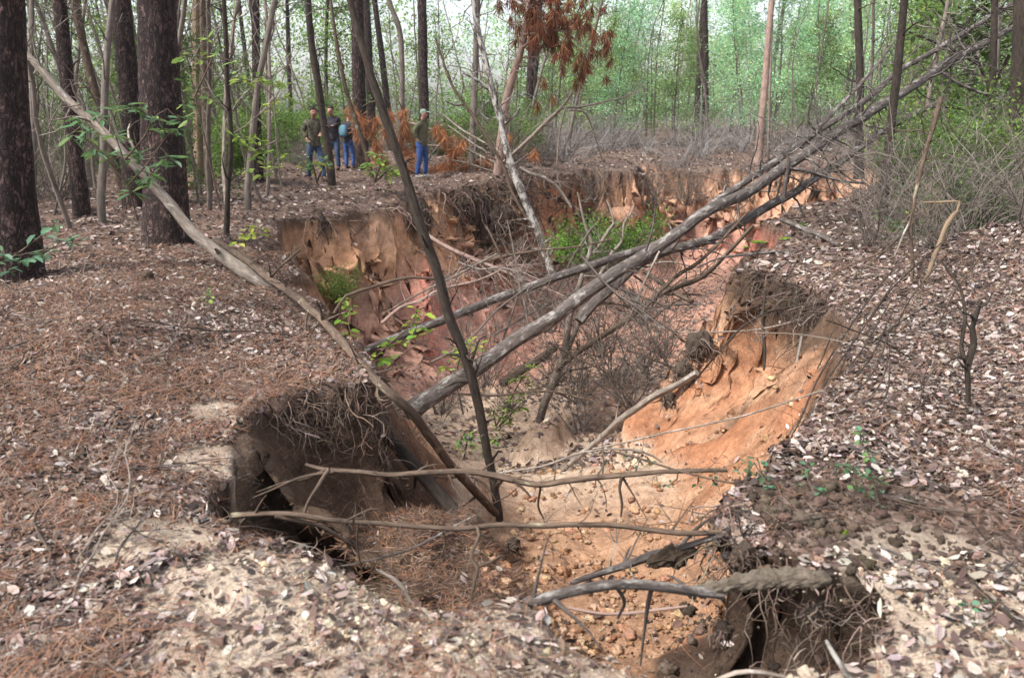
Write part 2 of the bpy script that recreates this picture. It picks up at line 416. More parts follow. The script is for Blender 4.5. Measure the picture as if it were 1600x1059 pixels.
def leafmat(name, trans=.35, rough=.5, spec=.3, vary=False):
    m_, nt, b = nmat(name); c_ = attr(nt)
    if vary:
        oi = nt.nodes.new('ShaderNodeObjectInfo')
        c_ = mix(nt, 1., c_, ramp(nt, oi.outputs['Random'], [(0., (.66, .72, .7)), (.35, (.95, .95, .8)), (.7, (1., 1.1, 1.15)), (1., (1.25, 1.15, .9))]), 'MULTIPLY')
    nt.links.new(c_, b.inputs['Base Color']); b.inputs['Roughness'].default_value = rough; b.inputs['Specular IOR Level'].default_value = spec
    if trans:
        t = nt.nodes.new('ShaderNodeBsdfTranslucent'); nt.links.new(c_, t.inputs[0])
        mx = nt.nodes.new('ShaderNodeMixShader'); mx.inputs[0].default_value = trans
        nt.links.new(b.outputs[0], mx.inputs[1]); nt.links.new(t.outputs[0], mx.inputs[2])
        nt.links.new(mx.outputs[0], nt.nodes['Material Output'].inputs[0])
    return m_
def plain(name, c_, rough=.85, nsc=0, amt=.4, spec=.25, bm=0):
    m_, nt, b = nmat(name); b.inputs['Roughness'].default_value = rough; b.inputs['Specular IOR Level'].default_value = spec
    if nsc:
        tc = nt.nodes.new('ShaderNodeTexCoord').outputs['Object']
        n1 = noise(nt, tc, nsc, 4)
        if bm: bump(nt, b, noise(nt, tc, nsc * 3, 6, .75), 1., bm)
        nt.links.new(ramp(nt, n1, [(.3, tuple(x * (1 - amt) for x in c_)), (.7, tuple(min(.9, x * (1 + amt)) for x in c_))]), b.inputs['Base Color'])
    else: b.inputs['Base Color'].default_value = (*c_, 1)
    return m_
M = {}
def ground_mat():
    m_, nt, b = nmat('earth')
    tc = nt.nodes.new('ShaderNodeTexCoord').outputs['Object']
    n1 = noise(nt, tc, 1.1, 5, .6); n2 = noise(nt, tc, 9, 6, .7); n3 = noise(nt, tc, 60, 4, .7)
    col = mix(nt, 1., attr(nt), ramp(nt, n1, [(.3, (.78, .76, .76)), (.7, (1.2, 1.2, 1.2))]), 'MULTIPLY')
    col = mix(nt, 1., col, ramp(nt, n2, [(.3, (.6, .57, .55)), (.65, (1.2, 1.2, 1.2))]), 'MULTIPLY')
    col = mix(nt, .8, col, ramp(nt, n3, [(.32, (.62, .6, .58)), (.66, (1.22, 1.22, 1.22))]), 'MULTIPLY')
    # matted leaf scraps on the litter ground: small cells, each of its own brown
    sx = nt.nodes.new('ShaderNodeSeparateXYZ'); nt.links.new(nt.nodes.new('ShaderNodeUVMap').outputs[0], sx.inputs[0])
    vo = nt.nodes.new('ShaderNodeTexVoronoi'); vo.inputs['Scale'].default_value = 42; vo.inputs['Randomness'].default_value = 1
    dn = nt.nodes.new('ShaderNodeTexNoise'); dn.inputs['Scale'].default_value = 25; nt.links.new(tc, dn.inputs['Vector'])
    nt.links.new(mix(nt, .06, tc, dn.outputs['Color'], 'ADD'), vo.inputs['Vector'])
    scr = ramp(nt, vo.outputs['Color'], [(.15, (.035, .024, .02)), (.4, (.13, .085, .066)), (.65, (.22, .15, .12)), (.9, (.36, .28, .24))])
    fm = nt.nodes.new('ShaderNodeMath'); fm.operation = 'MULTIPLY'; fm.inputs[1].default_value = .6; nt.links.new(sx.outputs[0], fm.inputs[0])
    col = mix(nt, fm.outputs[0], col, scr)
    nt.links.new(col, b.inputs['Base Color'])
    b.inputs['Roughness'].default_value = .95; b.inputs['Specular IOR Level'].default_value = .1
    hh = mix(nt, .4, n2, n3)
    bump(nt, b, hh, .9, .05)
    return m_
M['earth'] = ground_mat()
M['pine'] = bark('pine bark', (.048, .032, .031), (.185, .125, .115), plate=26, fine=34, bd=.06, lich=.3, lichen=(.2, .165, .15))
M['dark_bark'] = bark('dark bark', (.016, .012, .010), (.07, .054, .043), lich=.3, lichen=(.16, .155, .12), fine=40, bd=.015)
M['log_bark'] = bark('weathered grey bark', (.032, .026, .024), (.15, .125, .115), lich=.44, lichen=(.27, .255, .24), fine=38, bd=.02)
M['brown_bark'] = bark('brown bark', (.04, .027, .02), (.155, .11, .082), lich=.38, lichen=(.27, .26, .18), fine=40, bd=.015)
M['pale_bark'] = bark('pale bark', (.10, .08, .066), (.30, .255, .22), lich=.40, lichen=(.44, .41, .38), fine=36, bd=.01)
M['lichen_bark'] = bark('lichen covered bark', (.035, .03, .027), (.16, .14, .125), lich=.50, lichen=(.40, .38, .36), fine=40, bd=.015)
M['tan_bark'] = bark('tan smooth bark', (.11, .075, .05), (.24, .18, .125), fine=14, bd=.008)
M['pink_bark'] = bark('peeled pinkish bark', (.17, .11, .09), (.37, .265, .23), fine=22, lich=.35, lichen=(.5, .42, .38), bd=.01)
M['far_bark'] = bark('distant bark', (.085, .07, .06), (.21, .18, .16), fine=16, lich=.33, lichen=(.28, .26, .24), bd=.01)
M['grey_twig'] = bark('grey twig bark', (.16, .145, .14), (.36, .335, .33), fine=30, bd=.01)
M['leaf'] = leafmat('leaf', .45)
M['tree_leaf'] = leafmat('tree leaf', .45, vary=True)
M['litter'] = leafmat('dry leaf', .12, .7, .2)
M['needle'] = leafmat('dry needle', .15, .7, .2)
M['root'] = leafmat('root fibre', 0, .9, .1)
M['clod'] = plain('clod earth', (.5, .29, .16), .95, 8, .3, .1)
M['dark_soil'] = plain('dark topsoil', (.10, .072, .052), .95, 14, .5, .1, .05)
M['grey_soil'] = plain('grey sandy soil', (.22, .18, .14), .95, 30, .5, .1, .03)
M['moss'] = plain('moss', (.16, .24, .03), .95, 60, .4, .1, .02)
# ------------------------------------------------------------------ ground colours (kinds of soil, some darkened to imitate shade) and mesh
def lay(c, mask, col): return c + (np.array(col) - c) * mask[..., None]
gc = np.zeros(X.shape + (3,)) + np.array((.095, .064, .05))  # brown litter ground, darkened so the gaps between leaves look shaded
nz = fbm(X * 1.7, Y * 1.7, 4, 101); nz2 = fbm(X * .6, Y * .6, 3, 107)
gc = lay(gc, sm(-.1, .6, nz), (.15, .10, .08))
gc = lay(gc, sm(.05, .5, fbm(X * 2.3, Y * 2.3, 4, 119)) * .8, (.05, .036, .03))
sand = np.zeros(X.shape)
for sx, sy, sr in ((-.55, 2.35, .5), (-.2, 2.15, .55), (.15, 2.1, .5), (-1.0, 2.5, .4), (1.45, 2.3, .38), (1.6, 2.6, .36), (1.2, 1.95, .4), (-1.5, 3.75, .30), (-1.72, 4.25, .22), (.1, 1.75, .5), (.8, 1.8, .4), (-.9, 2.1, .4), (-1.35, 2.8, .3)):
    sand = np.maximum(sand, np.exp(-(((X - sx) ** 2 + (Y - sy) ** 2) / sr ** 2)))
sand = np.maximum(sand, .62 * sm(3.1, 2.5, Y) * sm(-1.7, -1.1, X) * sm(.7, .3, X))
sandm = sm(.3, .62, sand + .34 * nz + .3 * fbm(X * 5, Y * 5, 4, 12)) * (d < .08)
gc = lay(gc, sandm, (.47, .39, .31))
gc = lay(gc, np.exp(-(((X - 1.35) / .5) ** 2 + ((Y - 3.15) / .5) ** 2)) * .9, (.06, .046, .038))
depthf = np.clip((zt - Z) / 3.5, 0, 1.3)
inside = sm(-.02, .05, d)
far = sm(9, 12, Y)
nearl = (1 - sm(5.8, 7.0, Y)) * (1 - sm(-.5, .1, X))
wall_c = np.zeros(X.shape + (3,)) + np.array((.385, .18, .098))
wall_c = lay(wall_c, sm(.15, .55, vnoise(S * 1.3, m * 2 + .5, 5)), (.43, .24, .145))
wall_c = lay(wall_c, sm(.3, .6, depthf + .15 * nz) * far, (.58, .31, .23))
wall_c = lay(wall_c, sm(21, 24, Y) * sm(.2, .5, X / 8), (.72, .45, .36))
wall_c = lay(wall_c, sm(.5, .8, vnoise(S * 2.1, m * 3, 15)) * .6, (.50, .33, .22))
redm = np.exp(-(((X - 3.0) / 1.6) ** 2 + ((Y - 13.5) / 2.4) ** 2)) + np.exp(-(((X + 1.3) / .9) ** 2 + ((Y - 15) / 1.6) ** 2)) * .55
wall_c = lay(wall_c, sm(.25, .6, redm + .2 * nz), (.56, .20, .15))
wall_c = lay(wall_c, rw * sm(.05, .4, fbm(S * 6, m * 1.0, 5, 160)) * .65, (.25, .125, .07))
wall_c = lay(wall_c, rw * sm(.2, .5, fbm(S * 3, m * 4, 4, 163)) * .6, (.52, .33, .21))
wall_c = lay(wall_c, far * .75, (.60, .36, .22))
wall_c = lay(wall_c, sm(.3, .6, depthf + .15 * nz) * far, (.62, .35, .27))
wall_c = lay(wall_c, sm(.25, .6, redm + .2 * nz) * far * .9, (.58, .22, .17))
wall_c = lay(wall_c, far * sm(.12, .5, fbm(S * 4, m * 1.5, 4, 170)) * .6, (.30, .20, .15))
wall_c = lay(wall_c, nearl * .93, (.085, .058, .042))  # dark brown soil, deepened further to paint shade into the left hollow
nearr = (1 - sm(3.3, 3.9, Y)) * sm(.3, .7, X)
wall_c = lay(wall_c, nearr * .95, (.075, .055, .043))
tk = 1 + 2.4 * np.exp(-(((X - 2.95) / .8) ** 2 + ((Y - 8.3) / .9) ** 2)) + .5 * rw  # thickens the dark topsoil band under the right ledge, painting in undercut shade
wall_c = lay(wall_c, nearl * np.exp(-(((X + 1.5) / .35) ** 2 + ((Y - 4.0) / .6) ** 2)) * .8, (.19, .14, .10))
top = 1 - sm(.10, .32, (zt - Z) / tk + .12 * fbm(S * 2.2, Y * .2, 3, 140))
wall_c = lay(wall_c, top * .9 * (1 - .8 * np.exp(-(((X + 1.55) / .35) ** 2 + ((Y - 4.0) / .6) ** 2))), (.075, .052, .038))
flo = sm(.8, 1.0, p + .1 * nz)
sandcol = np.zeros(X.shape + (3,)) + np.array((.52, .40, .30))
sandcol = lay(sandcol, (1 - sm(6.0, 7.5, Y)) * sm(-.5, .1, X), (.37, .225, .14))
sandcol = lay(sandcol, sm(-.1, .4, nz2 + .5 * nz) * sm(8, 10.5, Y), (.24, .155, .115))
sandcol = lay(sandcol, sm(15, 18, Y), (.52, .30, .22))
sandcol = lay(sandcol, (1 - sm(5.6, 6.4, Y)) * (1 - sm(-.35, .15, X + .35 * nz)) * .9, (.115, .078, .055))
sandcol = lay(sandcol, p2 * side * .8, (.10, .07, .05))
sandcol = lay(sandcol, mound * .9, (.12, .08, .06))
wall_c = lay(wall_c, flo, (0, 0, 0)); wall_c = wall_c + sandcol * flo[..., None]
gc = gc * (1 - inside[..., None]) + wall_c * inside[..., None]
g = MB()
nx, ny = len(GX), len(GY)
ii = (np.arange(ny - 1)[:, None] * nx + np.arange(nx - 1)[None])
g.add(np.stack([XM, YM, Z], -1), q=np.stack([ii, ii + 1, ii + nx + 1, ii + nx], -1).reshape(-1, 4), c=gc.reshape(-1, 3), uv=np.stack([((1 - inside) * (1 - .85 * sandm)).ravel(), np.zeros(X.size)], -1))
g.build('ground', M['earth'], kind='structure', label='forest floor cut by a steep clay gully', cat='ground')

# ------------------------------------------------------------------ leaf litter, needles (nobody could count them)
def wedge(n, y0, y1, power=1., pad=1.15, rs=R):
    """points spread over the ground the picture can see between two distances"""
    y = y0 * (y1 / y0) ** (rs.random(n) ** power)
    x = (rs.random(n) * 2 - 1) * (y * .68 * pad + .4)
    return x, y
LEAFP = [(.245, .178, .152), (.31, .25, .22), (.16, .105, .082), (.39, .335, .305), (.20, .13, .095), (.095, .064, .056), (.27, .21, .19), (.43, .375, .335), (.045, .034, .031), (.13, .088, .074), (.065, .047, .043), (.11, .078, .065)]
NEEDP = [(.26, .12, .065), (.22, .10, .055), (.30, .15, .085), (.19, .125, .10), (.26, .19, .155), (.21, .11, .07), (.25, .15, .10), (.15, .08, .055), (.30, .21, .16), (.12, .07, .05), (.08, .05, .04), (.16, .115, .10)]
def keepmask(x, y, rs, bank=1., fl=.1, slope=.5, wallp=0.):
    dd = DIN(x, y); n = ground_n(x, y)
    prob = np.where(dd < .0, bank, np.where(n[:, 2] > .75, fl, wallp))
    return rs.random(len(x)) < prob, n, dd
def scatter_leaves(N, y0, y1, L, name, label, mul=1., fl=.05, power=1.):
    rs = np.random.default_rng(int(N) + int(y0 * 10))
    x, y = wedge(N, y0, y1, power, rs=rs)
    k, n, dd = keepmask(x, y, rs, 1., fl, wallp=.05)
    cl = vnoise(x * 1.5, y * 1.5, 301)
    sandp = interp(sandm, x, y)
    leftness = sm(-.4, -1.6, x) if False else np.clip((-x - .5) / 1.5, 0, 1) * np.clip((12 - y) / 4, 0, 1)
    k &= (dd < .02) | (y > 8.6) | (rs.random(N) < .35)
    k &= rs.random(N) < (.35 + .9 * cl) * (1 - .93 * sandp) * (1 - .3 * leftness)
    k &= ~((x > 1.0) & (x < 2.2) & (y > 2.7) & (y < 3.7) & (rs.random(N) < 1.1 * vnoise(x * 2, y * 2, 9) + .42))
    x, y, n = x[k], y[k], n[k]; N = len(x)
    th = rs.random(N) * 6.283
    dr = np.stack([np.cos(th), np.sin(th), rs.normal(0, .25, N)], -1); dr -= n * (dr * n).sum(1, keepdims=True)
    dr = unit(dr + n * rs.normal(.05, .2, (N, 1)))
    nr = unit(n + rs.normal(0, .38, (N, 3)))
    ll = L * (.35 + .95 * rs.random(N) ** 1.5) * (1 + .02 * y) * np.where((x > .5) & (y > 2.2), 1.15, 1.)
    z = H(x, y) + .006 + .025 * rs.random(N)
    col = pal(LEAFP, N, .18, rs) * mul
    mb = MB()
    leaves(mb, np.stack([x, y, z], -1) - dr * ll[:, None] * .5, dr, nr, ll, ll * (.35 + .25 * rs.random(N)), col, fold=.09, fine=True, curl=rs.normal(.1, .38, N))
    mb.build(name, M['litter'], smooth=False, label=label, cat='leaf litter', kind='stuff')
scatter_leaves(230000, 1.7, 9, .05, 'leaf_litter', 'dry brown oak leaves scattered over the near banks')
scatter_leaves(80000, 8.5, 45, .085, 'leaf_litter', 'dry fallen leaves covering the forest floor farther back', .95, .9)
def scatter_needles(N, y0, y1, L, wd, name, label, left=True):
    rs = np.random.default_rng(N)
    x, y = wedge(N, y0, y1, 1., rs=rs)
    k, n, dd = keepmask(x, y, rs, 1., .12, wallp=.22)
    lf = np.clip((.6 - x) / 1.2, .22, 1)
    sandp = interp(sandm, x, y)
    k &= ~((x > .9) & (x < 2.1) & (y > 2.6) & (y < 3.9) & (rs.random(N) < .85))
    k &= rs.random(N) < lf * np.clip(1.5 * vnoise(x * 1.3 + 5, y * 1.3, 333) + .6 * fbm(x * 4, y * 4, 3, 335), .06, 1.2) * (1 - .88 * sandp)
    x, y, n = x[k], y[k], n[k]; N = len(x)
    th = rs.random(N) * 6.283 + 1.2 * fbm(x * 1.3, y * 1.3, 2, 66)
    dr = np.stack([np.cos(th), np.sin(th), 0 * th], -1); dr -= n * (dr * n).sum(1, keepdims=True)
    dr = unit(dr + n * rs.normal(.04, .12, (N, 1)))
    s = unit(np.cross(dr, n)); l = (L * (.5 + .8 * rs.random(N)))[:, None]
    c = np.stack([x, y, H(x, y) + .012 + .03 * rs.random(N)], -1)
    mid = c + s * l * rs.normal(0, .06, (N, 1)) + n * .012
    w_ = wd * (1 + .12 * y)[:, None] * .5
    a, b = c - dr * l * .5, c + dr * l * .5
    V = np.stack([a - s * w_, a + s * w_, mid + s * w_, mid - s * w_, b + s * w_ * .3, b - s * w_ * .3], 1)
    q0 = np.arange(N)[:, None] * 6
    mb = MB(); mb.add(V, q=np.concatenate([q0 + np.array([[0, 1, 2, 3]]), q0 + np.array([[3, 2, 4, 5]])]), c=np.repeat(pal(NEEDP, N, .2, rs), 6, 0))
    mb.build(name, M['needle'], smooth=False, label=label, cat='pine needles', kind='stuff')
scatter_leaves(240000, 1.7, 8, .021, 'leaf_fragments', 'small broken leaf scraps matted over the near banks', .8)
scatter_needles(190000, 1.7, 10, .14, .002, 'pine_needle_litter', 'rust brown pine needles strewn over the near left bank')
rs = np.random.default_rng(71); N = 16000
x = rs.uniform(-1.5, .1, N); y = rs.uniform(2.7, 5.2, N); k = (DIN(x, y) > .1) & (ground_n(x, y)[:, 2] > .45) & (vnoise(x * 3, y * 3, 8) > .32); x, y = x[k], y[k]; N = len(x)
mb = MB(); th = rs.random(N) * 6.28; nn = ground_n(x, y)
leaves(mb, np.stack([x, y, H(x, y) + .01 + .02 * rs.random(N)], -1), np.stack([np.cos(th), np.sin(th), rs.normal(-.1, .2, N)], -1), nn, .10 * (.4 + .8 * rs.random(N)), .0035, pal(NEEDP, N, .2, rs), fold=0)
mb.build('debris_straw', M['needle'], smooth=False, label='dark straw and root bits on the debris slope under the earth ledge', cat='pine needles', kind='stuff')
scatter_needles(30000, 9, 28, .22, .003, 'pine_needle_litter', 'rust brown pine needles on the bank by the standing man')
# ------------------------------------------------------------------ logs, leaning trees and branches, each a thing
def onplan(pts, Y0, Y1):
    """pixel trace of a straight-lying log -> distances along its line in plan"""
    k = [ray(a[0], a[1]) for a in pts]; k = [r[0] / r[1] for r in k]
    x0, x1 = k[0] * Y0, k[-1] * Y1
    if abs(Y1 - Y0) < .05: return [Y0] * len(pts)
    s_ = (x1 - x0) / (Y1 - Y0)
    return [(x0 - Y0 * s_) / (q - s_) if abs(q - s_) > 1e-6 else Y0 for q in k]
WK = .74
def onbank(pts):
    out = []
    for px, py, w_, Y_ in pts:
        q = at(px, py, Y_); n = 0
        while DIN(q[:1], q[1:2])[0] < .25 and q[2] < Hs(q[0], q[1]) + .03 and n < 60: Y_ *= .985; q = at(px, py, Y_); n += 1
        out.append((px, py, w_, Y_))
    return out
def trace(pts, Y0=None, Y1=None, step=.12, jit=.0, ease=None):
    """pts (px, py, width px[, Y]) -> smooth line and radii"""
    if Y0 is None: Ys = [a[3] for a in pts]
    elif ease: 
        n = len(pts); Ys = [Y0 + (Y1 - Y0) * i / (n - 1) for i in range(n)]
    else: Ys = onplan(pts, Y0, Y1)
    P = [at(a[0], a[1], y) for a, y in zip(pts, Ys)]
    r = [a[2] * .5 * WK * depth(a[0], a[1], y) / F for a, y in zip(pts, Ys)]
    P, r = spline(P, r, step)
    if jit:
        n = len(P); u = np.linspace(0, n * step * 3, n)
        for ax in range(3): P[:, ax] += jit * fbm(u + ax * 31.7, u * 0 + jit * 100 + pts[0][0], 3, 5)
    return P, r
def wood(name, label, cat, mat, pts, Y0=None, Y1=None, k=8, rough=.16, step=.1, jit=.01, branches=(), twigs=None, group=None, ease=None, part='trunk', bmat=None, stubs=0):
    P, r = trace(pts, Y0, Y1, step, jit, ease)
    rs = np.random.default_rng(int(pts[0][0] * 7 + pts[0][1] * 13 + pts[-1][0]))
    mb = MB(); tube(mb, P, r, k, rough, seed=int(pts[0][0]) % 50)
    for _ in range(stubs):
        i = rs.integers(2, len(P) - 2); dr = unit(perp(rs, unit(P[i + 1] - P[i - 1])) + .5 * unit(P[i + 1] - P[i - 1]))
        q, qr = twig(rs, P[i], dr, .08 + .2 * rs.random() + r[i], r[i] * (.2 + .25 * rs.random()), 4, .12)
        tube(mb, q, qr * np.array([1.5, 1, .9, .85, .8]) / .8, 6, .15, cap=True)
    if twigs:
        n_, L_, dep = twigs[:3]
        twigs_on(mb, rs, P, r, n_, L_, dep, **(twigs[3] if len(twigs) > 3 else {}))
    if not branches:
        return mb.build(name, M[mat], None, label=label, cat=cat, group=group)
    t = thing(name, P[0], label, cat, group)
    mb.build(part, M[mat], t)
    for b in branches:
        bp, by0, by1 = b[0], b[1], b[2]
        Q, qr = trace(bp, by0, by1, step * .7, jit, True)
        bm = MB(); tube(bm, Q, qr, 6, rough)
        if len(b) > 3: twigs_on(bm, rs, Q, qr, b[3], b[4], 2, grav=.02)
        bm.build('branch', M[bmat or mat], t)
    return t
# three trunks fallen across the gully from the right bank
wood('fallen_tree', 'thickest grey fallen trunk slanting across the gully, its pale tip high at upper right', 'fallen tree', 'log_bark',
     [(636,644,40),(700,604,38),(750,571,35),(800,536,33),(860,498,31),(912,460,29),(960,427,28),(1004,402,26),(1062,361,25),(1106,330,24),(1171,299,23),(1225,262,22),(1300,212,21),(1360,176,20),(1440,126,18),(1480,98,16),(1540,66,14),(1602,34,12)],
     8.0, 17.0, k=12, stubs=7, branches=[([(1470,112,9),(1500,132,8),(1545,150,6),(1600,165,4)],16.0,15.5,8,.6),
      ([(1225,262,9),(1260,268,8),(1310,282,6),(1355,286,4)],11.7,12.0,6,.4), ([(1010,392,6),(1018,362,5),(1022,340,4),(1024,322,3)],10.0,10.0)],
     twigs=(64,.9,2,dict(lo=.4,grav=.02)))
wood('fallen_tree', 'slimmer dark fallen trunk just above the thickest one, its end over the clay', 'fallen tree', 'log_bark',
     [(556,554,13),(600,535,17),(672,507,19),(730,485,19),(791,461,18),(850,440,18),(912,419,18),(992,392,17),(1045,374,17),(1110,322,16),(1165,284,16),(1209,254,15),(1250,224,15),(1273,208,14),(1349,159,13),(1402,113,12),(1447,87,11),(1504,53,10),(1600,-4,8)],
     9.2, 17.6, k=10, stubs=5, branches=[([(1273,208,10),(1300,178,9),(1345,130,8),(1380,90,6),(1402,55,4)],12.6,13.6,6,.5),
      ([(1275,205,5),(1264,190,5),(1262,176,4),(1266,162,3)],12.6,12.5)], twigs=(64,.85,2,dict(lo=.4,grav=.03)))
wood('fallen_tree', 'crooked fallen trunk passing below the thickest one and ending broken beyond the slim leaning tree', 'fallen tree', 'log_bark',
     [(905,502,24),(922,480,24),(963,443,24),(1004,407,23),(1052,389,21),(1099,378,20),(1140,358,19),(1200,322,18),(1243,299,17),(1303,260,15),(1349,227,14),(1383,204,14),(1430,178,13),(1470,160,11)],
     9.9, 14.4, k=10, stubs=6, branches=[([(1225,310,9),(1228,280,8),(1232,255,7),(1230,240,6)],11.6,11.6)], twigs=(34,.55,2,dict(lo=.2)))
wood('fallen_tree', 'pale brown thin fallen trunk rising from the gully floor to the mossy right ledge', 'fallen trunk', 'brown_bark',
     [(870,578,12),(892,558,12),(940,526,12),(984,497,12),(1004,477,12),(1050,452,11),(1096,433,11),(1140,392,9),(1178,352,8)], 11.6, 10.4, k=8, twigs=(18,.5,2), ease=True)
wood('fallen_tree', 'thin bare fallen stem beside the pale brown one under the right ledge', 'fallen trunk', 'brown_bark',
     [(1000,492,8),(1018,470,8),(1055,434,8),(1089,412,8),(1130,372,7),(1170,330,5)], 10.9, 10.9, twigs=(10,.5,2), ease=True)
wood('fallen_log', 'dark red-brown log lying on red clay below the fallen trunks', 'log', 'brown_bark',
     [(1006,424,10),(1035,443,12),(1060,460,12),(1082,472,11)], 12.4, 11.6, ease=True, stubs=1)
wood('fallen_log', 'short grey log end leaning on the gully slope beside the red clay', 'log', 'log_bark',
     [(985,455,14),(1000,480,16),(1012,500,15)], 12.4, 12.0, ease=True)
wood('mossy_log', 'short mossy log tilted on the gully bottom under the fallen trunks', 'log', 'brown_bark',
     [(785,598,20),(815,578,20),(850,556,18),(870,540,14)], 11.6, 12.6, ease=True)
# leaning trunks
wood('leaning_tree', 'slim dark tree leaning left over the middle of the gully', 'tree', 'dark_bark',
     [(782,812,16),(779,800,17),(770,745,18),(762,705,19),(750,640,20),(738,595,21),(726,558,21),(699,487,22),(686,436,21),(662,365,22),(650,325,21),(638,289,19),(611,211,18),(594,160,17),(580,119,16),(562,60,15),(546,0,14),(530,-80,12),(520,-160,9)],
     6.3, 6.3, k=10, rough=.2, stubs=8, twigs=(14,.4,2,dict(lo=.2)))
wood('leaning_tree', 'pale lichen covered trunk leaning from upper left past the big pine to the litter', 'fallen trunk', 'pale_bark',
     [(436,462,20),(405,440,26),(380,424,29),(360,410,28),(330,388,27),(300,362,25),(268,322,23),(235,285,21),(200,248,20),(170,215,19),(135,182,18),(100,150,17),(68,112,16),(38,82,13)],
     7.9, 8.7, k=12, stubs=4, ease=True, twigs=(12,.5,2))
wood('fallen_sapling', 'thin dark bent trunk sliding from the left bank down to the gully bottom', 'fallen tree', 'brown_bark',
     onbank([(338,376,13,9.0),(380,404,15,8.3),(430,442,18,7.5),(465,466,17,6.8),(495,492,17,6.2),(530,528,19,5.6),(560,562,20,5.15),(600,604,20,4.78),(640,640,20,4.8),(668,676,20,4.95),(700,722,19,5.2),(740,765,18,5.5),(776,802,15,5.9)]),
     k=10, stubs=8, branches=[([(520,490,6),(540,462,7),(575,450,7),(610,440,7),(645,434,6),(680,435,6)],6.0,6.6),
      ([(420,436,6),(445,410,5),(470,390,5)],7.6,7.6,5,.3)], twigs=(16,.45,2))
wood('fallen_tree', 'dark thick half buried trunk sloping down the debris below the earth ledge', 'fallen trunk', 'dark_bark',
     [(592,655,22,5.25),(615,690,26,5.2),(654,734,29,5.1),(685,770,30,5.05),(712,801,31,4.95),(745,842,31,4.85),(772,880,29,4.8),(800,925,24,4.75)], k=10, stubs=4)
wood('dead_tree', 'pale slender forked dead stem standing in the gully below the fallen trunks', 'dead tree', 'pale_bark',
     [(842,660,17),(852,628,18),(868,589,18),(882,552,16),(888,510,14),(894,480,13),(909,436,12),(922,395,9),(925,380,8),(916,356,7),(909,330,5),(903,300,3)], 12.0, 12.0, ease=True,
     branches=[([(884,552,12),(900,515,12),(916,470,12),(930,440,11),(944,418,10),(958,392,8)],12.0,11.9),
      ([(926,395,8),(938,380,7),(950,360,6),(958,350,5),(955,330,4),(948,312,3)],12.0,12.3,8,.35), ([(960,390,7),(972,376,6),(975,350,5),(985,335,4),(990,320,3)],11.9,12.2,8,.35)], twigs=(14,.35,2,dict(lo=.5)))
wood('pale_log', 'pale barkless pole leaning from the sandy gully floor against the orange clay wall', 'log', 'pale_bark',
     [(866,746,10),(900,717,12),(938,686,13),(963,660,14),(1000,634,15),(1025,618,15),(1060,600,13),(1089,581,14)], 7.7, 6.9, k=10, ease=True, stubs=2)
# the pile of pinkish twigs of a fallen crown in the middle
wood('fallen_branch', 'pinkish bare branch with a spray of twigs hanging before the far clay wall', 'branch', 'pink_bark',
     [(668,368,9),(700,387,10),(740,405,10),(790,425,8),(830,440,6),(880,462,3)], 12.0, 11.2, ease=True, twigs=(46,1.1,2,dict(ahead=1.6,lo=.3)))
wood('fallen_branch', 'thin arched grey branch over the clay wall reaching toward the green bush', 'branch', 'brown_bark',
     [(660,470,6),(690,435,6),(740,413,6),(800,398,6),(850,390,5),(900,386,4),(960,372,3)], 10.8, 11.6, ease=True, twigs=(20,.6,2))
wood('fallen_branch', 'long bare branch crossing low before the clay below the pinkish spray', 'branch', 'pink_bark',
     [(596,505,7),(625,480,7),(655,470,7),(690,452,6),(745,438,5),(790,418,4)], 10.0, 11.0, ease=True, twigs=(20,.6,2))
wood('fallen_branch', 'grey twiggy branch tangled under the slim dark fallen trunk', 'branch', 'far_bark',
     [(770,525,5),(810,500,5),(850,480,5),(900,455,4),(950,440,3)], 10.9, 11.6, ease=True, twigs=(40,.8,2))
# branches bridging the near end of the gully
wood('fallen_branch', 'long level branch bridging the near end of the gully, nearer than its twin', 'branch', 'brown_bark',
     [(362,806,13),(400,803,12),(450,803,11),(500,810,11),(540,814,11),(600,818,11),(660,823,11),(720,826,11),(780,820,11),(850,821,12),(900,820,11),(960,822,11),(1010,828,11),(1060,833,12),(1100,833,11),(1138,829,10)],
     2.98, 2.92, k=9, rough=.22, step=.03, jit=.006, ease=True, stubs=4,
     branches=[([(430,806,12),(470,815,10),(500,822,9),(540,845,7),(555,856,4)],2.96,3.05),([(745,822,8),(748,835,9),(738,858,9),(735,872,9),(746,886,9),(740,910,7),(734,940,5)],2.9,2.75),
      ([(746,884,7),(765,878,7),(784,868,4)],2.8,2.85),([(560,816,4),(558,850,4),(566,890,3)],2.93,2.98),([(690,826,4),(694,850,4),(686,876,3)],2.93,2.95)], twigs=(14,.16,2,dict(grav=-.15)))
wood('fallen_branch', 'dark crooked level branch bridging the gully, farther than its twin', 'branch', 'brown_bark',
     [(478,727,7),(510,734,9),(560,736,10),(610,742,11),(650,740,12),(690,738,12),(730,736,13),(770,742,13),(805,750,14),(845,756,13),(885,750,13),(930,745,13),(980,741,12),(1030,737,11),(1080,736,10),(1135,735,8)],
     3.55, 3.5, k=9, rough=.25, step=.03, jit=.008, ease=True, stubs=4,
     branches=[([(515,735,9),(495,765,8),(480,790,7),(472,812,5)],3.5,3.3),([(520,737,7),(470,745,6),(430,762,5),(395,778,3)],3.5,3.45),([(972,742,8),(968,760,6),(972,785,6),(970,806,4)],3.5,3.5),
      ([(846,756,5),(842,790,5),(850,810,3)],3.55,3.6),([(800,750,6),(815,762,5),(830,778,3)],3.5,3.5),([(515,733,6),(480,748,5),(440,755,4),(400,768,3)],3.5,3.6)], twigs=(18,.2,2,dict(grav=-.1)))
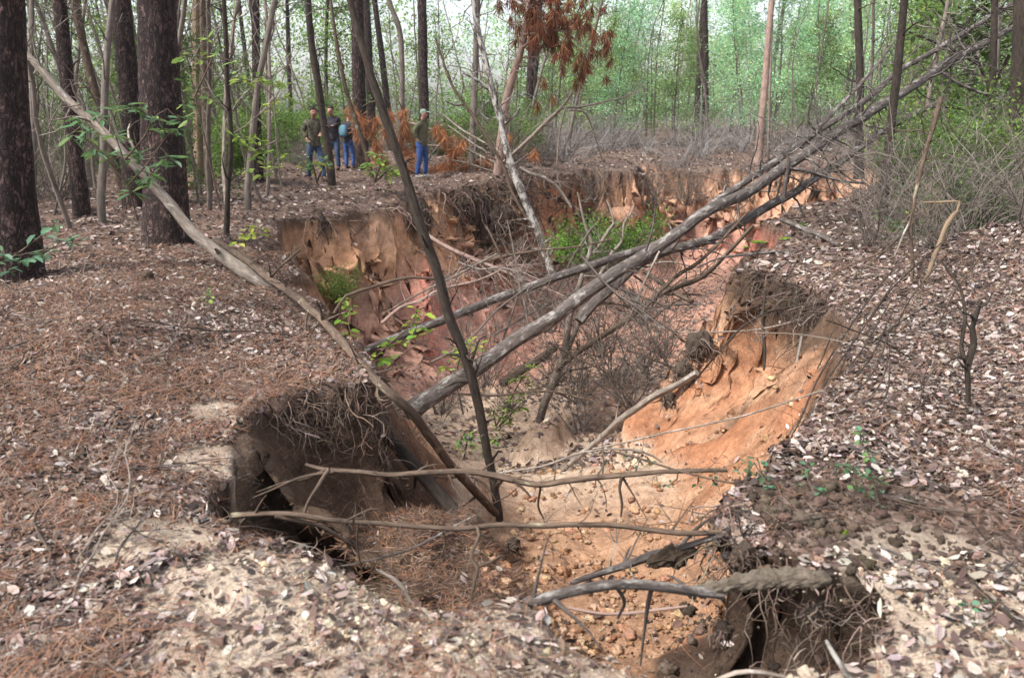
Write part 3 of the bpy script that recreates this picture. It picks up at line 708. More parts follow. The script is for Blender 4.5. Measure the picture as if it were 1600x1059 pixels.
wood('fallen_branch', 'thin bare branch running above the dark crooked one to the clay toe', 'branch', 'pale_bark',
     [(760,745,3),(800,735,4),(850,728,5),(900,709,5),(940,702,5),(985,702,5),(1020,712,5),(1034,722,3)], 4.6, 4.6, ease=True, step=.05, twigs=(8,.2,1))
wood('root', 'thick grey root arching from the sandy rim in front of the near hollow', 'root', 'log_bark',
     [(770,962,16),(805,946,22),(850,934,24),(890,923,24),(930,916,23),(970,912,21),(1010,913,21),(1050,918,20),(1090,924,21),(1130,927,22)],
     2.36, 2.5, k=12, rough=.2, step=.02, jit=.005, ease=True, stubs=3, branches=[([(960,914,8),(975,940,8),(965,965,6)],2.45,2.5),([(1020,916,10),(1012,950,9),(1005,1000,6),(1000,1040,4)],2.47,2.5)])
wood('root', 'slanting muddy root rising from the gully to the dark right rim', 'root', 'log_bark',
     [(895,910,9),(940,895,14),(985,880,17),(1020,866,20),(1060,856,17),(1100,843,14),(1138,832,11)], 3.15, 2.9, k=10, rough=.3, step=.02, jit=.006, ease=True,
     branches=[([(1062,855,9),(1085,830,8),(1110,808,6),(1140,775,4)],3.0,3.3)], twigs=(10,.2,2))
wood('fallen_branch', 'thin reddish root stick inside the near hollow under the thick grey root', 'branch', 'pink_bark',
     [(885,948,6),(930,956,7),(980,956,7),(1040,950,7),(1075,946,5)], 2.75, 2.75, ease=True, step=.03)
wood('fallen_stick', 'long thin straight stick spanning from the gully floor up to the right bank', 'stick', 'pale_bark',
     [(925,702,4),(980,690,4),(1040,675,4),(1100,664,4),(1160,650,4),(1220,632,4),(1290,608,3)], 5.6, 4.9, ease=True, step=.08)
wood('broken_stub', 'short grey broken stub sticking out of the near sandy rim', 'stub', 'log_bark',
     [(660,1036,17),(676,1014,19),(695,990,18),(712,972,14)], 2.05, 2.25, k=12, rough=.15, step=.02, ease=True)
wood('broken_stub', 'thin mossy stick standing in the sand at the near right corner of the hollow', 'stick', 'log_bark',
     [(1330,1062,11),(1318,1042,12),(1302,1018,11),(1292,1000,8)], 2.0, 2.15, k=10, step=.02, ease=True)
wood('fallen_branch', 'pale root lying at the very bottom edge right of the hollow', 'branch', 'pale_bark',
     [(1110,1064,8),(1150,1050,10),(1190,1050,9),(1230,1058,6)], 2.0, 2.02, k=8, step=.03, ease=True)
wood('fallen_twig', 'forked bare twig on the leaf litter at lower right', 'branch', 'log_bark',
     [(1376,853,5),(1416,869,7),(1495,883,8),(1554,895,8),(1605,916,8)], 2.75, 2.45, ease=True, step=.04, twigs=(9,.22,2))
wood('fallen_twig', 'pale forked dead twig on the slope in front of the thick grey root', 'branch', 'pale_bark',
     [(588,890,6),(612,903,9),(630,920,9),(640,940,7),(655,950,5)], 2.62, 2.5, ease=True, step=.03, twigs=(5,.12,1))
wood('fallen_twig', 'straight thin stick on the debris slope left of the pale forked twig', 'branch', 'log_bark',
     [(525,884,4),(580,874,4),(640,858,5),(700,828,5),(742,806,3)], 2.95, 3.2, ease=True, step=.05)
wood('fallen_branch', 'bare grey curved twig on the needle litter of the left bank', 'branch', 'log_bark',
     [(140,604,3),(180,580,4),(230,550,4),(278,541,4)], 5.1, 5.6, ease=True, step=.06, twigs=(9,.4,2,dict(grav=.0)))
wood('fallen_twig', 'thin dark straight stick lying across the left bank litter', 'branch', 'log_bark',
     [(130,621,4),(190,623,4),(262,627,3)], 4.55, 4.5, ease=True, step=.06)
wood('fallen_branch', 'dark branch lying on the mossy ledge of the right bank', 'branch', 'log_bark',
     [(1222,343,10),(1255,357,11),(1290,372,12),(1312,384,11)], 11.2, 9.6, ease=True, step=.08, twigs=(5,.4,1))
wood('fallen_branch', 'thin dark branch along the front of the mossy right ledge', 'branch', 'log_bark',
     [(1090,418,3),(1130,402,5),(1190,395,6),(1250,390,6),(1295,386,5)], 9.1, 9.6, ease=True, step=.08, twigs=(9,.4,2))
wood('leaning_branch', 'dark bare branch leaning from the clay wall over the right bank', 'branch', 'dark_bark',
     [(1040,640,3),(1090,590,4),(1150,520,4),(1200,488,5),(1270,470,5),(1330,440,5),(1390,385,5),(1440,338,4)], 7.4, 8.6, ease=True, step=.1, twigs=(14,.5,2))
wood('leaning_branch', 'thin pale branch rising across the orange clay wall to the right bank', 'branch', 'pale_bark',
     [(1060,520,3),(1180,515,4),(1240,502,5),(1300,482,5),(1350,452,4)], 8.2, 7.9, ease=True, step=.1, twigs=(8,.4,2))
wood('hanging_root', 'dark thick root hanging down the orange clay wall', 'root', 'dark_bark',
     [(1195,455,5),(1192,500,6),(1195,545,7),(1193,578,5)], 7.9, 7.55, ease=True, step=.06)
wood('hanging_root', 'pale forked root stub sticking out of the orange clay wall', 'root', 'pale_bark',
     [(1254,525,5),(1250,545,6),(1245,566,4)], 6.35, 6.2, ease=True, step=.03, twigs=(4,.12,1))
for q in range(7):
    x0 = 1275 + q * 8
    wood('hanging_root', 'dark curved bare shoots drooping from the right bank rim over the orange wall', 'root', 'dark_bark',
         [(x0 + 120 - q * 9, 420 + q * 24, 3), (x0 + 60, 500 + q * 20, 4), (x0 + 10, 580 + q * 14, 4), (x0 - 25 - q * 3, 655 + q * 6, 4), (x0 - 40 - q * 5, 690 + q * 5, 3)],
         6.3 - q * .3, 4.7 - q * .15, ease=True, step=.08, twigs=(5,.35,1), group='shoots drooping over the orange wall')
wood('gnarled_stem', 'dark gnarled crooked dead sapling standing on the right bank', 'dead sapling', 'dark_bark',
     [(1512,630,9),(1511,600,11),(1510,580,12),(1514,560,14),(1520,540,13),(1519,512,11),(1526,490,10),(1533,470,7)], 4.15, 4.2, k=10, rough=.3, step=.03, ease=True, stubs=3,
     branches=[([(1511,570,9),(1503,545,8),(1508,500,8),(1506,476,7),(1499,445,5),(1482,425,4),(1470,405,3)],4.15,4.35,5,.25),([(1533,478,6),(1545,470,5),(1552,455,4)],4.15,4.2),([(1508,562,6),(1492,560,4),(1478,572,3)],4.15,4.05)], twigs=(6,.2,2))
wood('crooked_stem', 'tan crooked stem with an elbow standing on the right bank', 'dead sapling', 'tan_bark',
     [(1446,440,9),(1456,410,10),(1468,380,10),(1480,350,10),(1488,338,9),(1496,330,7),(1498,316,6),(1470,316,5),(1442,316,3)], 7.3, 7.5, k=8, step=.05, ease=True, twigs=(10,.4,2))
wood('dead_tree', 'thin snapped trunk standing on the right bank beside the crooked stem', 'dead tree', 'brown_bark',
     [(1424,440,7),(1426,400,8),(1424,350,8),(1434,290,9),(1446,240,9),(1458,200,11),(1465,175,12),(1471,152,10)], 7.5, 7.7, k=8, step=.06, ease=True, twigs=(10,.5,2))
wood('leaning_stick', 'very thin pale stick leaning beside the snapped trunk', 'stick', 'pale_bark',
     [(1398,400,3),(1410,370,4),(1424,340,3)], 7.6, 7.7, step=.06, ease=True)

for q, (px, py, Y_, dx, dy) in enumerate(((1300, 520, 6.6, -60, 120), (1325, 470, 7.2, -40, 130), (1360, 500, 6.2, 110, -120), (1395, 520, 5.9, 90, -130), (1420, 560, 5.2, -130, -60), (1470, 500, 5.6, 70, -110), (1340, 560, 5.7, 120, -90), (1290, 440, 8.2, 120, -60))):
    wood('bare_shoot', 'thin dark bare shoot tangled along the rim of the right bank', 'shoot', ('dark_bark', 'brown_bark')[q % 2], [(px, py, 3), (px + dx * .3, py + dy * .4, 3), (px + dx * .7, py + dy * .75, 3), (px + dx, py + dy, 2)], Y_, Y_ - .3, ease=True, step=.08, twigs=(8, .4, 2, dict(wander=.3)), group='bare shoots along the right bank rim')

rs = np.random.default_rng(314)
for q in range(22):
    px, py, Y_ = 660 + 400 * rs.random(), 400 + 230 * rs.random(), 9.2 + 3.6 * rs.random(); a = rs.random() * 6.28; l = 45 + 80 * rs.random(); c_, s_ = math.cos(a) * l, math.sin(a) * l * .75
    wood('bare_branch', 'thin bare branch fallen into the middle of the gully', 'branch', ('far_bark', 'pale_bark', 'brown_bark')[q % 3], [(px - c_, py - s_, 5), (px - c_ * .3, py - s_ * .3 + rs.normal(0, 6), 5), (px + c_ * .4, py + s_ * .4 + rs.normal(0, 6), 4), (px + c_, py + s_, 3)],
         Y_, Y_ + rs.normal(0, .5), ease=True, step=.1, k=6, twigs=(14, .6, 2), group='thin branches fallen into the gully')
# ------------------------------------------------------------------ lumps of soil, clods, root curtains, moss
def lump_mesh(rs, rx, ry, rz, amp=.3, fr=2.2, n=20, seed=0):
    """closed bumpy body"""
    th = np.linspace(0, np.pi, n)[:, None]; ph = np.linspace(0, 2 * np.pi, 2 * n, endpoint=False)[None]
    x, y, z = np.sin(th) * np.cos(ph), np.sin(th) * np.sin(ph), np.cos(th) * np.ones_like(ph)
    k = 1 + amp * fbm(x * fr + seed + z * fr * .7, y * fr + z * fr, 4, 7 + seed % 50) + amp * .5 * fbm(x * fr * 3 + z * 4, y * fr * 3 - z * 5 + seed, 3, 9)
    V = np.stack([x * k * rx, y * k * ry, z * k * rz], -1).reshape(-1, 3)
    i = np.arange(n - 1)[:, None] * 2 * n; j = np.arange(2 * n)[None]; j2 = (j + 1) % (2 * n)
    return V, np.stack([i + j, i + 2 * n + j, i + 2 * n + j2, i + j2], -1).reshape(-1, 4)
def fat_path(name, pts, rad, mat, label, cat, rough=.3, k=44, step=.012, fr=11.):
    P, r = spline(pts, rad, step); n = len(P)
    e = np.minimum(np.arange(n), np.arange(n)[::-1]) * step
    r = r * np.sqrt(np.clip(e / (r + 1e-6), .02, 1))
    mb = MB(); tube(mb, P, r, k, 0)
    V = mb.v[0]; C_ = np.repeat(P, k + 1, 0); D = V - C_; h_ = np.linalg.norm(D, axis=1, keepdims=True)
    f_ = fr * .1 / max(rad)
    nz_ = fbm(V[:, 0] * f_ + V[:, 2] * f_ * .8, V[:, 1] * f_ - V[:, 2] * f_ * .7, 4, 41) + .5 * fbm(V[:, 0] * f_ * 4 - V[:, 2] * f_ * 3, V[:, 1] * f_ * 4 + V[:, 2] * f_ * 4, 3, 43)
    mb.v[0] = C_ + D * (1 + rough * 1.5 * nz_[:, None])
    mb.v[0].reshape(n, k + 1, 3)[:, k] = mb.v[0].reshape(n, k + 1, 3)[:, 0]
    for a in range(1, len(mb.v)): mb.v[a] = mb.v[a] * 0 + P[0 if a == 1 else -1]
    return mb.build(name, M[mat], label=label, cat=cat)
fat_path('soil_bridge', [at(1085, 925, 2.52), at(1130, 915, 2.5), at(1180, 905, 2.47), at(1235, 902, 2.45), at(1300, 905, 2.42)], [.016, .024, .028, .034, .024], 'grey_soil',
         'grey crumbly soil bridge joining the thick grey root to the right bank', 'soil', .5, 60, .008, 7)
fat_path('muddy_clump', [at(1010, 880, 3.0), at(1055, 868, 2.98), at(1090, 858, 2.96)], [.025, .042, .025], 'dark_soil', 'dark muddy clump stuck on the slanting muddy root', 'soil', .6, 60, .008, 7)

# clods fallen onto the near floor and crumbs on every wall foot: uncountable
def clods(name, N, cx, cy, sx, sy, s0, s1, cols, label, floor_only=True, seed=1):
    rs = np.random.default_rng(seed)
    V0, Q0 = lump_mesh(rs, 1, 1, .7, .9, 2.6, 8, seed)
    x = cx + sx * rs.normal(0, 1, N); y = cy + sy * rs.normal(0, 1, N)
    k = (DIN(x, y) > .15) if floor_only else np.ones(N, bool)
    if name == 'clay_clods': k &= x > -.25 + .4 * vnoise(y * 3, y * 0, 4)
    k &= vnoise(x * 2.5, y * 2.5, 71) > .3
    x, y = x[k], y[k]; n = len(x)
    s = s0 + (s1 - s0) * rs.random(n) ** 9
    a = rs.random(n) * 6.28; ca, sa = np.cos(a), np.sin(a)
    st = .7 + .6 * rs.random((n, 3))
    B = V0[None] * st[:, None] * s[:, None, None]
    V = np.stack([B[..., 0] * ca[:, None] - B[..., 1] * sa[:, None], B[..., 0] * sa[:, None] + B[..., 1] * ca[:, None], B[..., 2]], -1)
    V += np.stack([x, y, H(x, y) + s * .25], -1)[:, None]
    Q = (Q0[None] + (np.arange(n) * len(V0))[:, None, None]).reshape(-1, 4)
    mb = MB(); mb.add(V, q=Q, c=np.repeat(pal(cols, n, .12, rs), len(V0), 0))
    mb.build(name, M['clodcol'], label=label, cat='clods', kind='stuff')
def clodmat():
    m_, nt, b = nmat('crumbly clay')
    tc = nt.nodes.new('ShaderNodeTexCoord').outputs['Object']
    n1 = noise(nt, tc, 40, 4, .7)
    nt.links.new(mix(nt, 1., attr(nt), ramp(nt, n1, [(.3, (.65, .6, .55)), (.68, (1.2, 1.2, 1.2))]), 'MULTIPLY'), b.inputs['Base Color'])
    b.inputs['Roughness'].default_value = .95; b.inputs['Specular IOR Level'].default_value = .08
    bump(nt, b, n1, .7, .02); return m_
M['clodcol'] = clodmat()
ORANGE = [(.34, .20, .12), (.40, .25, .16), (.28, .155, .09), (.43, .29, .19)]
clods('clay_clods', 9000, .55, 4.3, .75, 1.1, .0025, .038, ORANGE, 'crumbly orange clay clods on the near gully floor', seed=3)
clods('clay_clods', 1800, .7, 6.6, .9, .9, .003, .045, ORANGE, 'orange clay clods at the foot of the clay wall', seed=5)
clods('soil_crumbs', 7000, -.6, 4.0, .5, .7, .002, .013, [(.11, .078, .055), (.15, .105, .075), (.08, .055, .04), (.22, .15, .10)], 'dark soil crumbs on the slope under the earth ledge', seed=6)
clods('soil_crumbs', 2600, 1.15, 3.2, .35, .5, .006, .035, [(.085, .065, .052), (.11, .08, .065), (.06, .045, .036)], 'dark muddy crumbs on the near right rim', floor_only=False, seed=8)
clods('sand_lumps', 1500, 1.2, 2.2, .4, .25, .005, .03, [(.50, .42, .33), (.58, .50, .41), (.4, .33, .26)], 'pale sandy lumps on the near rim', floor_only=False, seed=9)
clods('sand_lumps', 2200, -.4, 2.3, .5, .22, .004, .02, [(.50, .42, .33), (.58, .50, .41), (.4, .33, .26)], 'pale sand crumbs on the near left rim', floor_only=False, seed=10)

# roots hanging out of the undercut rims
def rim_points(rs, n, cond):
    out = []
    nR = len(RIM)
    ln = np.array([math.hypot(*(RIM[(i + 1) % nR][:2] - RIM[i][:2])) for i in range(nR)])
    ok = np.array([cond(*(RIM[i] + RIM[(i + 1) % nR]) / 2) for i in range(nR)])
    pr = ln * ok; pr = pr / pr.sum()
    cen = np.array([1.5, 12.])
    for i in rs.choice(nR, n, p=pr):
        t = rs.random(); a, b = RIM[i], RIM[(i + 1) % nR]
        q = a + (b - a) * t; tv = (b - a)[:2]; nrm = np.array([-tv[1], tv[0]]); nrm /= np.linalg.norm(nrm)
        if DIN(np.array([q[0] + nrm[0] * .15]), np.array([q[1] + nrm[1] * .15]))[0] < DIN(np.array([q[0] - nrm[0] * .15]), np.array([q[1] - nrm[1] * .15]))[0]: nrm = -nrm
        out.append((q[0], q[1], nrm))
    return out
def root_curtain(n, cond, Lm, r0, label, seed, cols, zr=.25):
    rs = np.random.default_rng(seed); mb = MB()
    for x, y, nr in rim_points(rs, n, cond):
        # walk out to where the bank really ends
        o = np.array([x, y]) - nr * .25
        for _ in range(30):
            if DIN(o[:1], o[1:])[0] > .0: break
            o = o + nr * .03
        o = o - nr * .03 * (rs.random() * 2)
        z = Hs(o[0], o[1]) - .02 - zr * rs.random() ** 2
        L = Lm * (.25 + 1.1 * rs.random() ** 1.5); r = r0 * (.35 + 1.2 * rs.random() ** 2.5)
        st = np.array([o[0], o[1], z]); dr = np.array([nr[0] * .8, nr[1] * .8, .1 - .6 * rs.random()]) + rs.normal(0, .35, 3)
        q, qr = twig(rs, st, dr, L, r, 9, .2 + .35 * rs.random(), -.12 - .25 * rs.random())
        c = pal(cols, 1, .2, rs)[0]
        tube(mb, q, qr, 4 if r > .006 else 3, c=c, cap=False)
        if r > r0 * .5: twigs_on(mb, rs, q, qr, 3, L * .4, 1, .4, -.15, 3, .2, 1, c=c, rk=.5)
    mb.build('hanging_roots', M['root'], label=label, cat='roots', kind='stuff')
RC = [(.10, .07, .055), (.16, .115, .09), (.07, .05, .04), (.22, .165, .135)]
root_curtain(300, lambda x, y, w, u: (y < 3.3 and x < -.9) or (y > 4.6 and y < 5.2 and x < -.7), .35, .004, 'fine dark roots hanging round the hole and earth ledge of the left bank', 21, RC)
root_curtain(260, lambda x, y, w, u: y > 4.3 and y < 5.2 and x < -.7, .28, .0035, 'fine roots and straw sticking out of the dark earth ledge', 27, RC + [(.24, .16, .12)], .75)
root_curtain(230, lambda x, y, w, u: y < 3.6 and x > .4, .38, .004, 'dark roots hanging from the near right rim', 22, RC)
root_curtain(430, lambda x, y, w, u: x > 2.4 and 7 < y < 9.8, .6, .007, 'tangled roots hanging under the mossy right ledge', 23, [(.07, .05, .04), (.10, .075, .06), (.045, .033, .027), (.16, .12, .10)])  # root colours darkened to add to the painted shade of the undercut
root_curtain(130, lambda x, y, w, u: x < .6 and 13.5 < y < 24 and u > .1, 1.3, .014, 'brown root curtain hanging from the far rim below the standing man', 24, [(.15, .10, .08), (.22, .15, .125), (.10, .07, .055), (.28, .2, .17)])
root_curtain(330, lambda x, y, w, u: x > .8 and y > 23.5 and u > .1, 1.5, .016, 'roots and stems hanging from the farthest rim', 25, RC)

root_curtain(230, lambda x, y, w, u: -1.6 < x < .5 and 18.5 < y < 22.5, 1.9, .016, 'dense dark root mass hanging at the promontory', 26, [(.07, .05, .04), (.11, .08, .065), (.05, .035, .03)])
# tangled root balls: many short roots round an earthy core
def root_ball(px, py, Y_, R_, n, label):
    rs = np.random.default_rng(n + px); c = at(px, py, Y_); mb = MB()
    V, Q = lump_mesh(rs, R_ * .6, R_ * .5, R_ * .75, .45, 1.8, 30, px); mb.add(V + c, q=Q, c=np.array((.06, .045, .035)))
    for i in range(n):
        dr = unit(rs.normal(0, 1, 3)); q, qr = twig(rs, c + dr * R_ * .62, rs.normal(0, .6, 3) + dr * .4 + np.array([0, 0, -.7]), R_ * (.5 + 1.5 * rs.random() ** 2), (.002 + .005 * rs.random() ** 4) * max(1, R_ / .16), 7, .5, -.2)
        tube(mb, q, qr, 3, c=pal(RC, 1, .2, rs)[0], cap=False)
    mb.build('root_ball', M['root'], label=label, cat='root ball')
root_ball(1092, 542, 7.6, .20, 160, 'dark tangled root ball at the top of the pale pole')
root_ball(1068, 582, 7.5, .15, 120, 'dark root tangle just below the top of the pale pole')
root_ball(1045, 625, 7.5, .11, 90, 'small dark root tangle halfway down the pale pole')
root_ball(803, 850, 5.0, .07, 90, 'dark muddy root tangle hanging near the foot of the slim leaning tree')
root_ball(1165, 865, 2.8, .07, 110, 'dark root tangle hanging behind the soil bridge')
root_ball(1275, 960, 2.5, .06, 100, 'dark root tangle at the right corner of the near hollow')
root_ball(1130, 985, 2.55, .05, 80, 'root tangle low in the near hollow')
root_ball(503, 350, 14.35, .36, 170, 'dark root mat overhanging the far left corner of the clay wall')
root_ball(655, 338, 17.0, .42, 170, 'dark root mat on the clay wall below the standing man')
root_ball(728, 315, 18.9, .40, 170, 'dark root mat high on the clay wall right of the slim leaning tree')
root_ball(785, 345, 19.3, .50, 220, 'big dark root mat hanging on the promontory')
root_ball(815, 395, 18.6, .42, 190, 'lower dark root mat at the foot of the promontory')
# moss cushions
for q, (px, py, s, lb) in enumerate(((1190, 379, .17, 'yellow green moss patch at the left corner of the right ledge'), (1232, 374, .12, 'moss patch in the middle of the right ledge litter'),
        (1165, 386, .12, 'small moss patch on the front edge of the right ledge'), (1318, 838, .022, 'bright yellow green moss ball on the lower right litter'), (174, 793, .02, 'small bright moss tuft in the lower left litter'),
        (120, 776, .018, 'dull moss tuft left of the bright one in the lower left litter'), (1250, 352, .14, 'dull green moss patch behind the ledge branch'))):
    g_ = ghit(px, py); V, Q = lump_mesh(R, s, s * .8, s * (.10 if s > .05 else .8), .6, 2.5, 14, q)
    mb = MB(); mb.add(V + g_ + np.array([0, 0, .01]), q=Q); mb.build('moss_cushion', M['moss'], label=lb, cat='moss')
# pine cone and bits
g_ = ghit(230, 437); mb = MB()
V, Q = lump_mesh(R, .045, .045, .07, .1, 2, 10, 3); mb.add(V * .8, q=Q)
for i in range(60):
    a = i * 2.4; z_ = -.055 + .11 * i / 60; rr_ = .048 * math.sqrt(max(.05, 1 - (z_ / .075) ** 2))
    dr = unit(np.array([[math.cos(a), math.sin(a), .5]])); c0 = np.array([[math.cos(a) * rr_ * .5, math.sin(a) * rr_ * .5, z_]])
    leaves(mb, c0, dr, np.array([[0, 0, 1.]]), .035, .024, np.ones((1, 3)), fold=.1)
mb.v = [v[:, [0, 2, 1]] + g_ + np.array([0, 0, .04]) for v in mb.v]
mb.build('pine_cone', M['brown_bark'], smooth=False, label='open brown pine cone lying on the left bank needles', cat='pine cone')
# ------------------------------------------------------------------ foliage builder
GREEN = [(.12, .22, .045), (.17, .28, .065), (.08, .15, .03), (.24, .33, .08)]
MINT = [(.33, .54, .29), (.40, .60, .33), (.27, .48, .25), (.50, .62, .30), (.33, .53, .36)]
YELLOW = [(.26, .34, .05), (.20, .30, .05), (.32, .36, .07)]
TEAL = [(.10, .21, .12), (.14, .26, .16), (.08, .16, .07)]
def clumps(mb, rs, cen, n, spread, L, W, cols, up=.6, fine=False, flat=.7):
    cen = np.asarray(cen, float).reshape(-1, 3); m_ = len(cen)
    off = rs.normal(0, 1, (m_ * n, 3)) * np.array([1, 1, flat]) * spread
    pos = np.repeat(cen, n, 0) + off
    dr = unit(off + rs.normal(0, spread * .8, off.shape) + np.array([0, 0, -.1 * spread]))
    nr = unit(rs.normal(0, 1, off.shape) + np.array([0, 0, up * 2]))
    tone = np.repeat(.75 + .5 * rs.random(m_), n)[:, None]
    col = np.clip(pal(cols, m_ * n, .15, rs) * tone, .01, .9)
    ll = L * (.6 + .7 * rs.random(m_ * n))
    leaves(mb, pos, dr, nr, ll, ll * W / L, col, fold=.15, fine=fine)
def needle_tufts(mb, rs, cen, axes, n, L, wd, cols, droop=.25):
    """pine needle brushes: many blades fanning from a twig end"""
    for c, a in zip(cen, axes):
        dr = unit(unit(a)[None] * .7 + rs.normal(0, .55, (n, 3)) + np.array([0, 0, -droop]))
        nr = unit(rs.normal(0, 1, (n, 3)))
        base = np.asarray(c)[None] - unit(a)[None] * L * .5 * rs.random((n, 1))
        ll = L * (.6 + .5 * rs.random(n))
        leaves(mb, base, dr, nr, ll, np.full(n, wd), pal(cols, n, .18, rs), fold=0)
NEEDG = [(.05, .10, .03), (.07, .13, .045), (.09, .14, .05)]
def pine_crown_mesh(seed, r=1.8, h=4.5, nl=26):
    rs = np.random.default_rng(seed); mb = MB(); ends = []
    for i in range(nl):
        z = h * (i / nl); a = i * 2.4 + rs.random(); l = r * (1.1 - .75 * i / nl) * (.6 + .6 * rs.random())
        q, qr = twig(rs, (0, 0, z), (math.cos(a), math.sin(a), .25), l, .03, 6, .15, .05)
        tube(mb, q, qr, 4, cap=False, mat=0, c=(.1, .07, .06))
        e = []; twigs_on(mb, rs, q, qr, 5, l * .4, 1, .7, .08, 3, .3, 1, ends=e); ends += e + [(q[-1], q[-1] - q[-2])]
    needle_tufts(mb, rs, [e[0] for e in ends], [e[1] for e in ends], 14, .26, .02, NEEDG, .0)
    for k in range(len(mb.tm)): pass
    return mb
mb = pine_crown_mesh(5); nq = [len(q) for q in mb.q]
PINE_CROWN = mb.mesh('pine_crown', [M['leaf']], smooth=False)
def add_crown(t, top, sc=1., mesh=None):
    o = bpy.data.objects.new('crown', mesh or PINE_CROWN); COL.objects.link(o); o.parent = t
    o.location = [float(a) for a in (np.asarray(top) - np.array(t['_o']))]; o.scale = (sc,) * 3; o.rotation_euler = (0, 0, random.random() * 6)
def standing(name, label, mat, pts, Yb=None, top=12., k=12, rough=.12, flare=1.35, twigs=None, crown=1., cat='tree', group=None, step=.15, Yt=None):
    """pts from the base (pixel on the ground) upward: (px, py, width px)"""
    gb = ghit(pts[0][0], pts[0][1]) if Yb is None else at(pts[0][0], pts[0][1], Yb)
    Yb = gb[1]; n = len(pts); Yt = Yt or Yb
    P = [at(a[0], a[1], Yb + (Yt - Yb) * i / (n - 1)) for i, a in enumerate(pts)]
    r = [a[2] * (.5 if a[2] > 50 else .42) * depth(a[0], a[1], Yb) / F for a in pts]
    dv = unit(P[-1] - P[-2]); left = max(.5, top - P[-1][2])
    for q in (.35, .7, 1.):
        P.append(P[n - 1] + (dv + np.array([0, 0, .25 * q])) * left * q); r.append(r[n - 1] * (1 - .75 * q))
    base = P[0] + (P[0] - P[1]) / np.linalg.norm(P[0] - P[1]) * .25
    P = [base] + P; r = [r[0] * flare] + [r[0] * (1 + (flare - 1) * .45)] + r[1:]
    P, r = spline(P, r, step)
    t = thing(name, (gb[0], gb[1], Hs(gb[0], gb[1])), label, cat, group)
    mb = MB(); tube(mb, P, r, k, rough, seed=int(pts[0][0]) % 60)
    rs = np.random.default_rng(int(pts[0][0]))
    if twigs: twigs_on(mb, rs, P, r, twigs[0], twigs[1], twigs[2], .5, .05, lo=.1, hi=.75)
    mb.build('trunk', M[mat], t)
    if crown: add_crown(t, P[-1] - np.array([0, 0, 2.5 * crown]), crown)
    return t
standing('pine_tree', 'thick dark pine trunk at the far left edge, cut by the frame', 'pine', [(26, 436, 72), (20, 330, 68), (12, 180, 62), (6, 0, 58), (4, -150, 54)], top=13, k=16, rough=.1)
standing('pine_tree', 'thickest scaly pine trunk behind the pale leaning trunk', 'pine', [(262, 384, 68), (258, 300, 64), (252, 180, 61), (246, 60, 59), (243, -100, 57)], top=14, k=18, rough=.1, step=.1)
standing('pine_tree', 'dark straight pine trunk between the edge pine and the leaning trunk', 'pine', [(128, 338, 28), (118, 240, 26), (104, 120, 24), (93, 0, 23), (88, -90, 22)], top=12, twigs=(10, .8, 2))
standing('pine_tree', 'reddish scaly pine trunk just left of the thickest pine', 'pine', [(214, 325, 44), (207, 200, 40), (196, 80, 38), (188, 0, 36), (180, -90, 34)], top=13)
standing('hardwood_tree', 'thin grey leaning trunk left of the reddish pine', 'brown_bark', [(196, 318, 14), (178, 250, 15), (162, 190, 15), (140, 110, 15), (120, 20, 15), (112, -60, 14)], top=9, crown=.5, twigs=(14, .8, 2))
standing('hardwood_tree', 'smooth tan trunk with a bent foot right of the thickest pine', 'tan_bark', [(292, 296, 24), (308, 278, 24), (312, 230, 23), (310, 120, 22), (309, 0, 20), (308, -80, 19)], top=10, crown=.6, flare=1.1)
standing('hardwood_tree', 'slim brown trunk close beside the smooth tan one', 'brown_bark', [(327, 300, 14), (322, 200, 13), (318, 80, 12), (316, -60, 11)], top=10, crown=.5, twigs=(12, .8, 2))
standing('sapling_tree', 'thin dark sapling trunk standing at the left bank rim', 'dark_bark', [(354, 372, 11), (356, 300, 10), (361, 220, 10), (355, 130, 9), (352, 40, 9), (345, -60, 8)], top=6, crown=.3, twigs=(12, .6, 2), k=8, flare=1.1)
standing('pine_tree', 'slender reddish pine trunk left of the people', 'pine', [(405, 285, 16), (402, 200, 15), (400, 90, 15), (398, -60, 14)], top=12, twigs=(12, .9, 2))
standing('hardwood_tree', 'curved dark trunk standing in front of the three people', 'dark_bark', [(519, 290, 15), (514, 240, 15), (507, 200, 14), (497, 130, 14), (487, 70, 13), (481, 0, 12), (478, -70, 11)], top=9, crown=.5, twigs=(16, .8, 2), flare=1.15)
standing('pine_tree', 'grey pine trunk hiding part of the person with the backpack', 'pine', [(567, 266, 27), (563, 200, 25), (560, 100, 24), (558, 0, 23), (556, -70, 22)], top=14)
standing('vine_stem', 'thick reddish vine slanting up against the grey pine', 'brown_bark', [(578, 264, 8), (568, 225, 9), (556, 190, 9), (543, 150, 8), (530, 90, 7), (522, 40, 6), (512, -40, 5)], Yb=21.2, top=7, crown=0, twigs=(14, .9, 2), flare=1., cat='vine')
standing('hardwood_tree', 'thin grey trunk between the vine pine and the standing man', 'far_bark', [(624, 272, 11), (628, 180, 10), (626, 60, 10), (608, 0, 9), (600, -60, 9)], top=10, crown=.5, twigs=(14, .9, 2))
standing('pine_tree', 'reddish far pine trunk right behind the standing man', 'pine', [(664, 240, 19), (662, 150, 18), (660, 40, 17), (658, -60, 17)], Yb=32, top=15)
standing('hardwood_tree', 'straight grey trunk right of the standing man behind the brush pile', 'far_bark', [(736, 262, 13), (741, 160, 12), (745, 40, 11), (747, -60, 11)], Yb=25, top=11, crown=.6, twigs=(14, 1., 2))
standing('pine_tree', 'tall lone pinkish pine trunk standing behind the far rim', 'pink_bark', [(1184, 252, 15), (1192, 170, 13), (1199, 80, 12), (1206, 0, 11), (1212, -70, 10)], Yb=31, top=18, k=10)
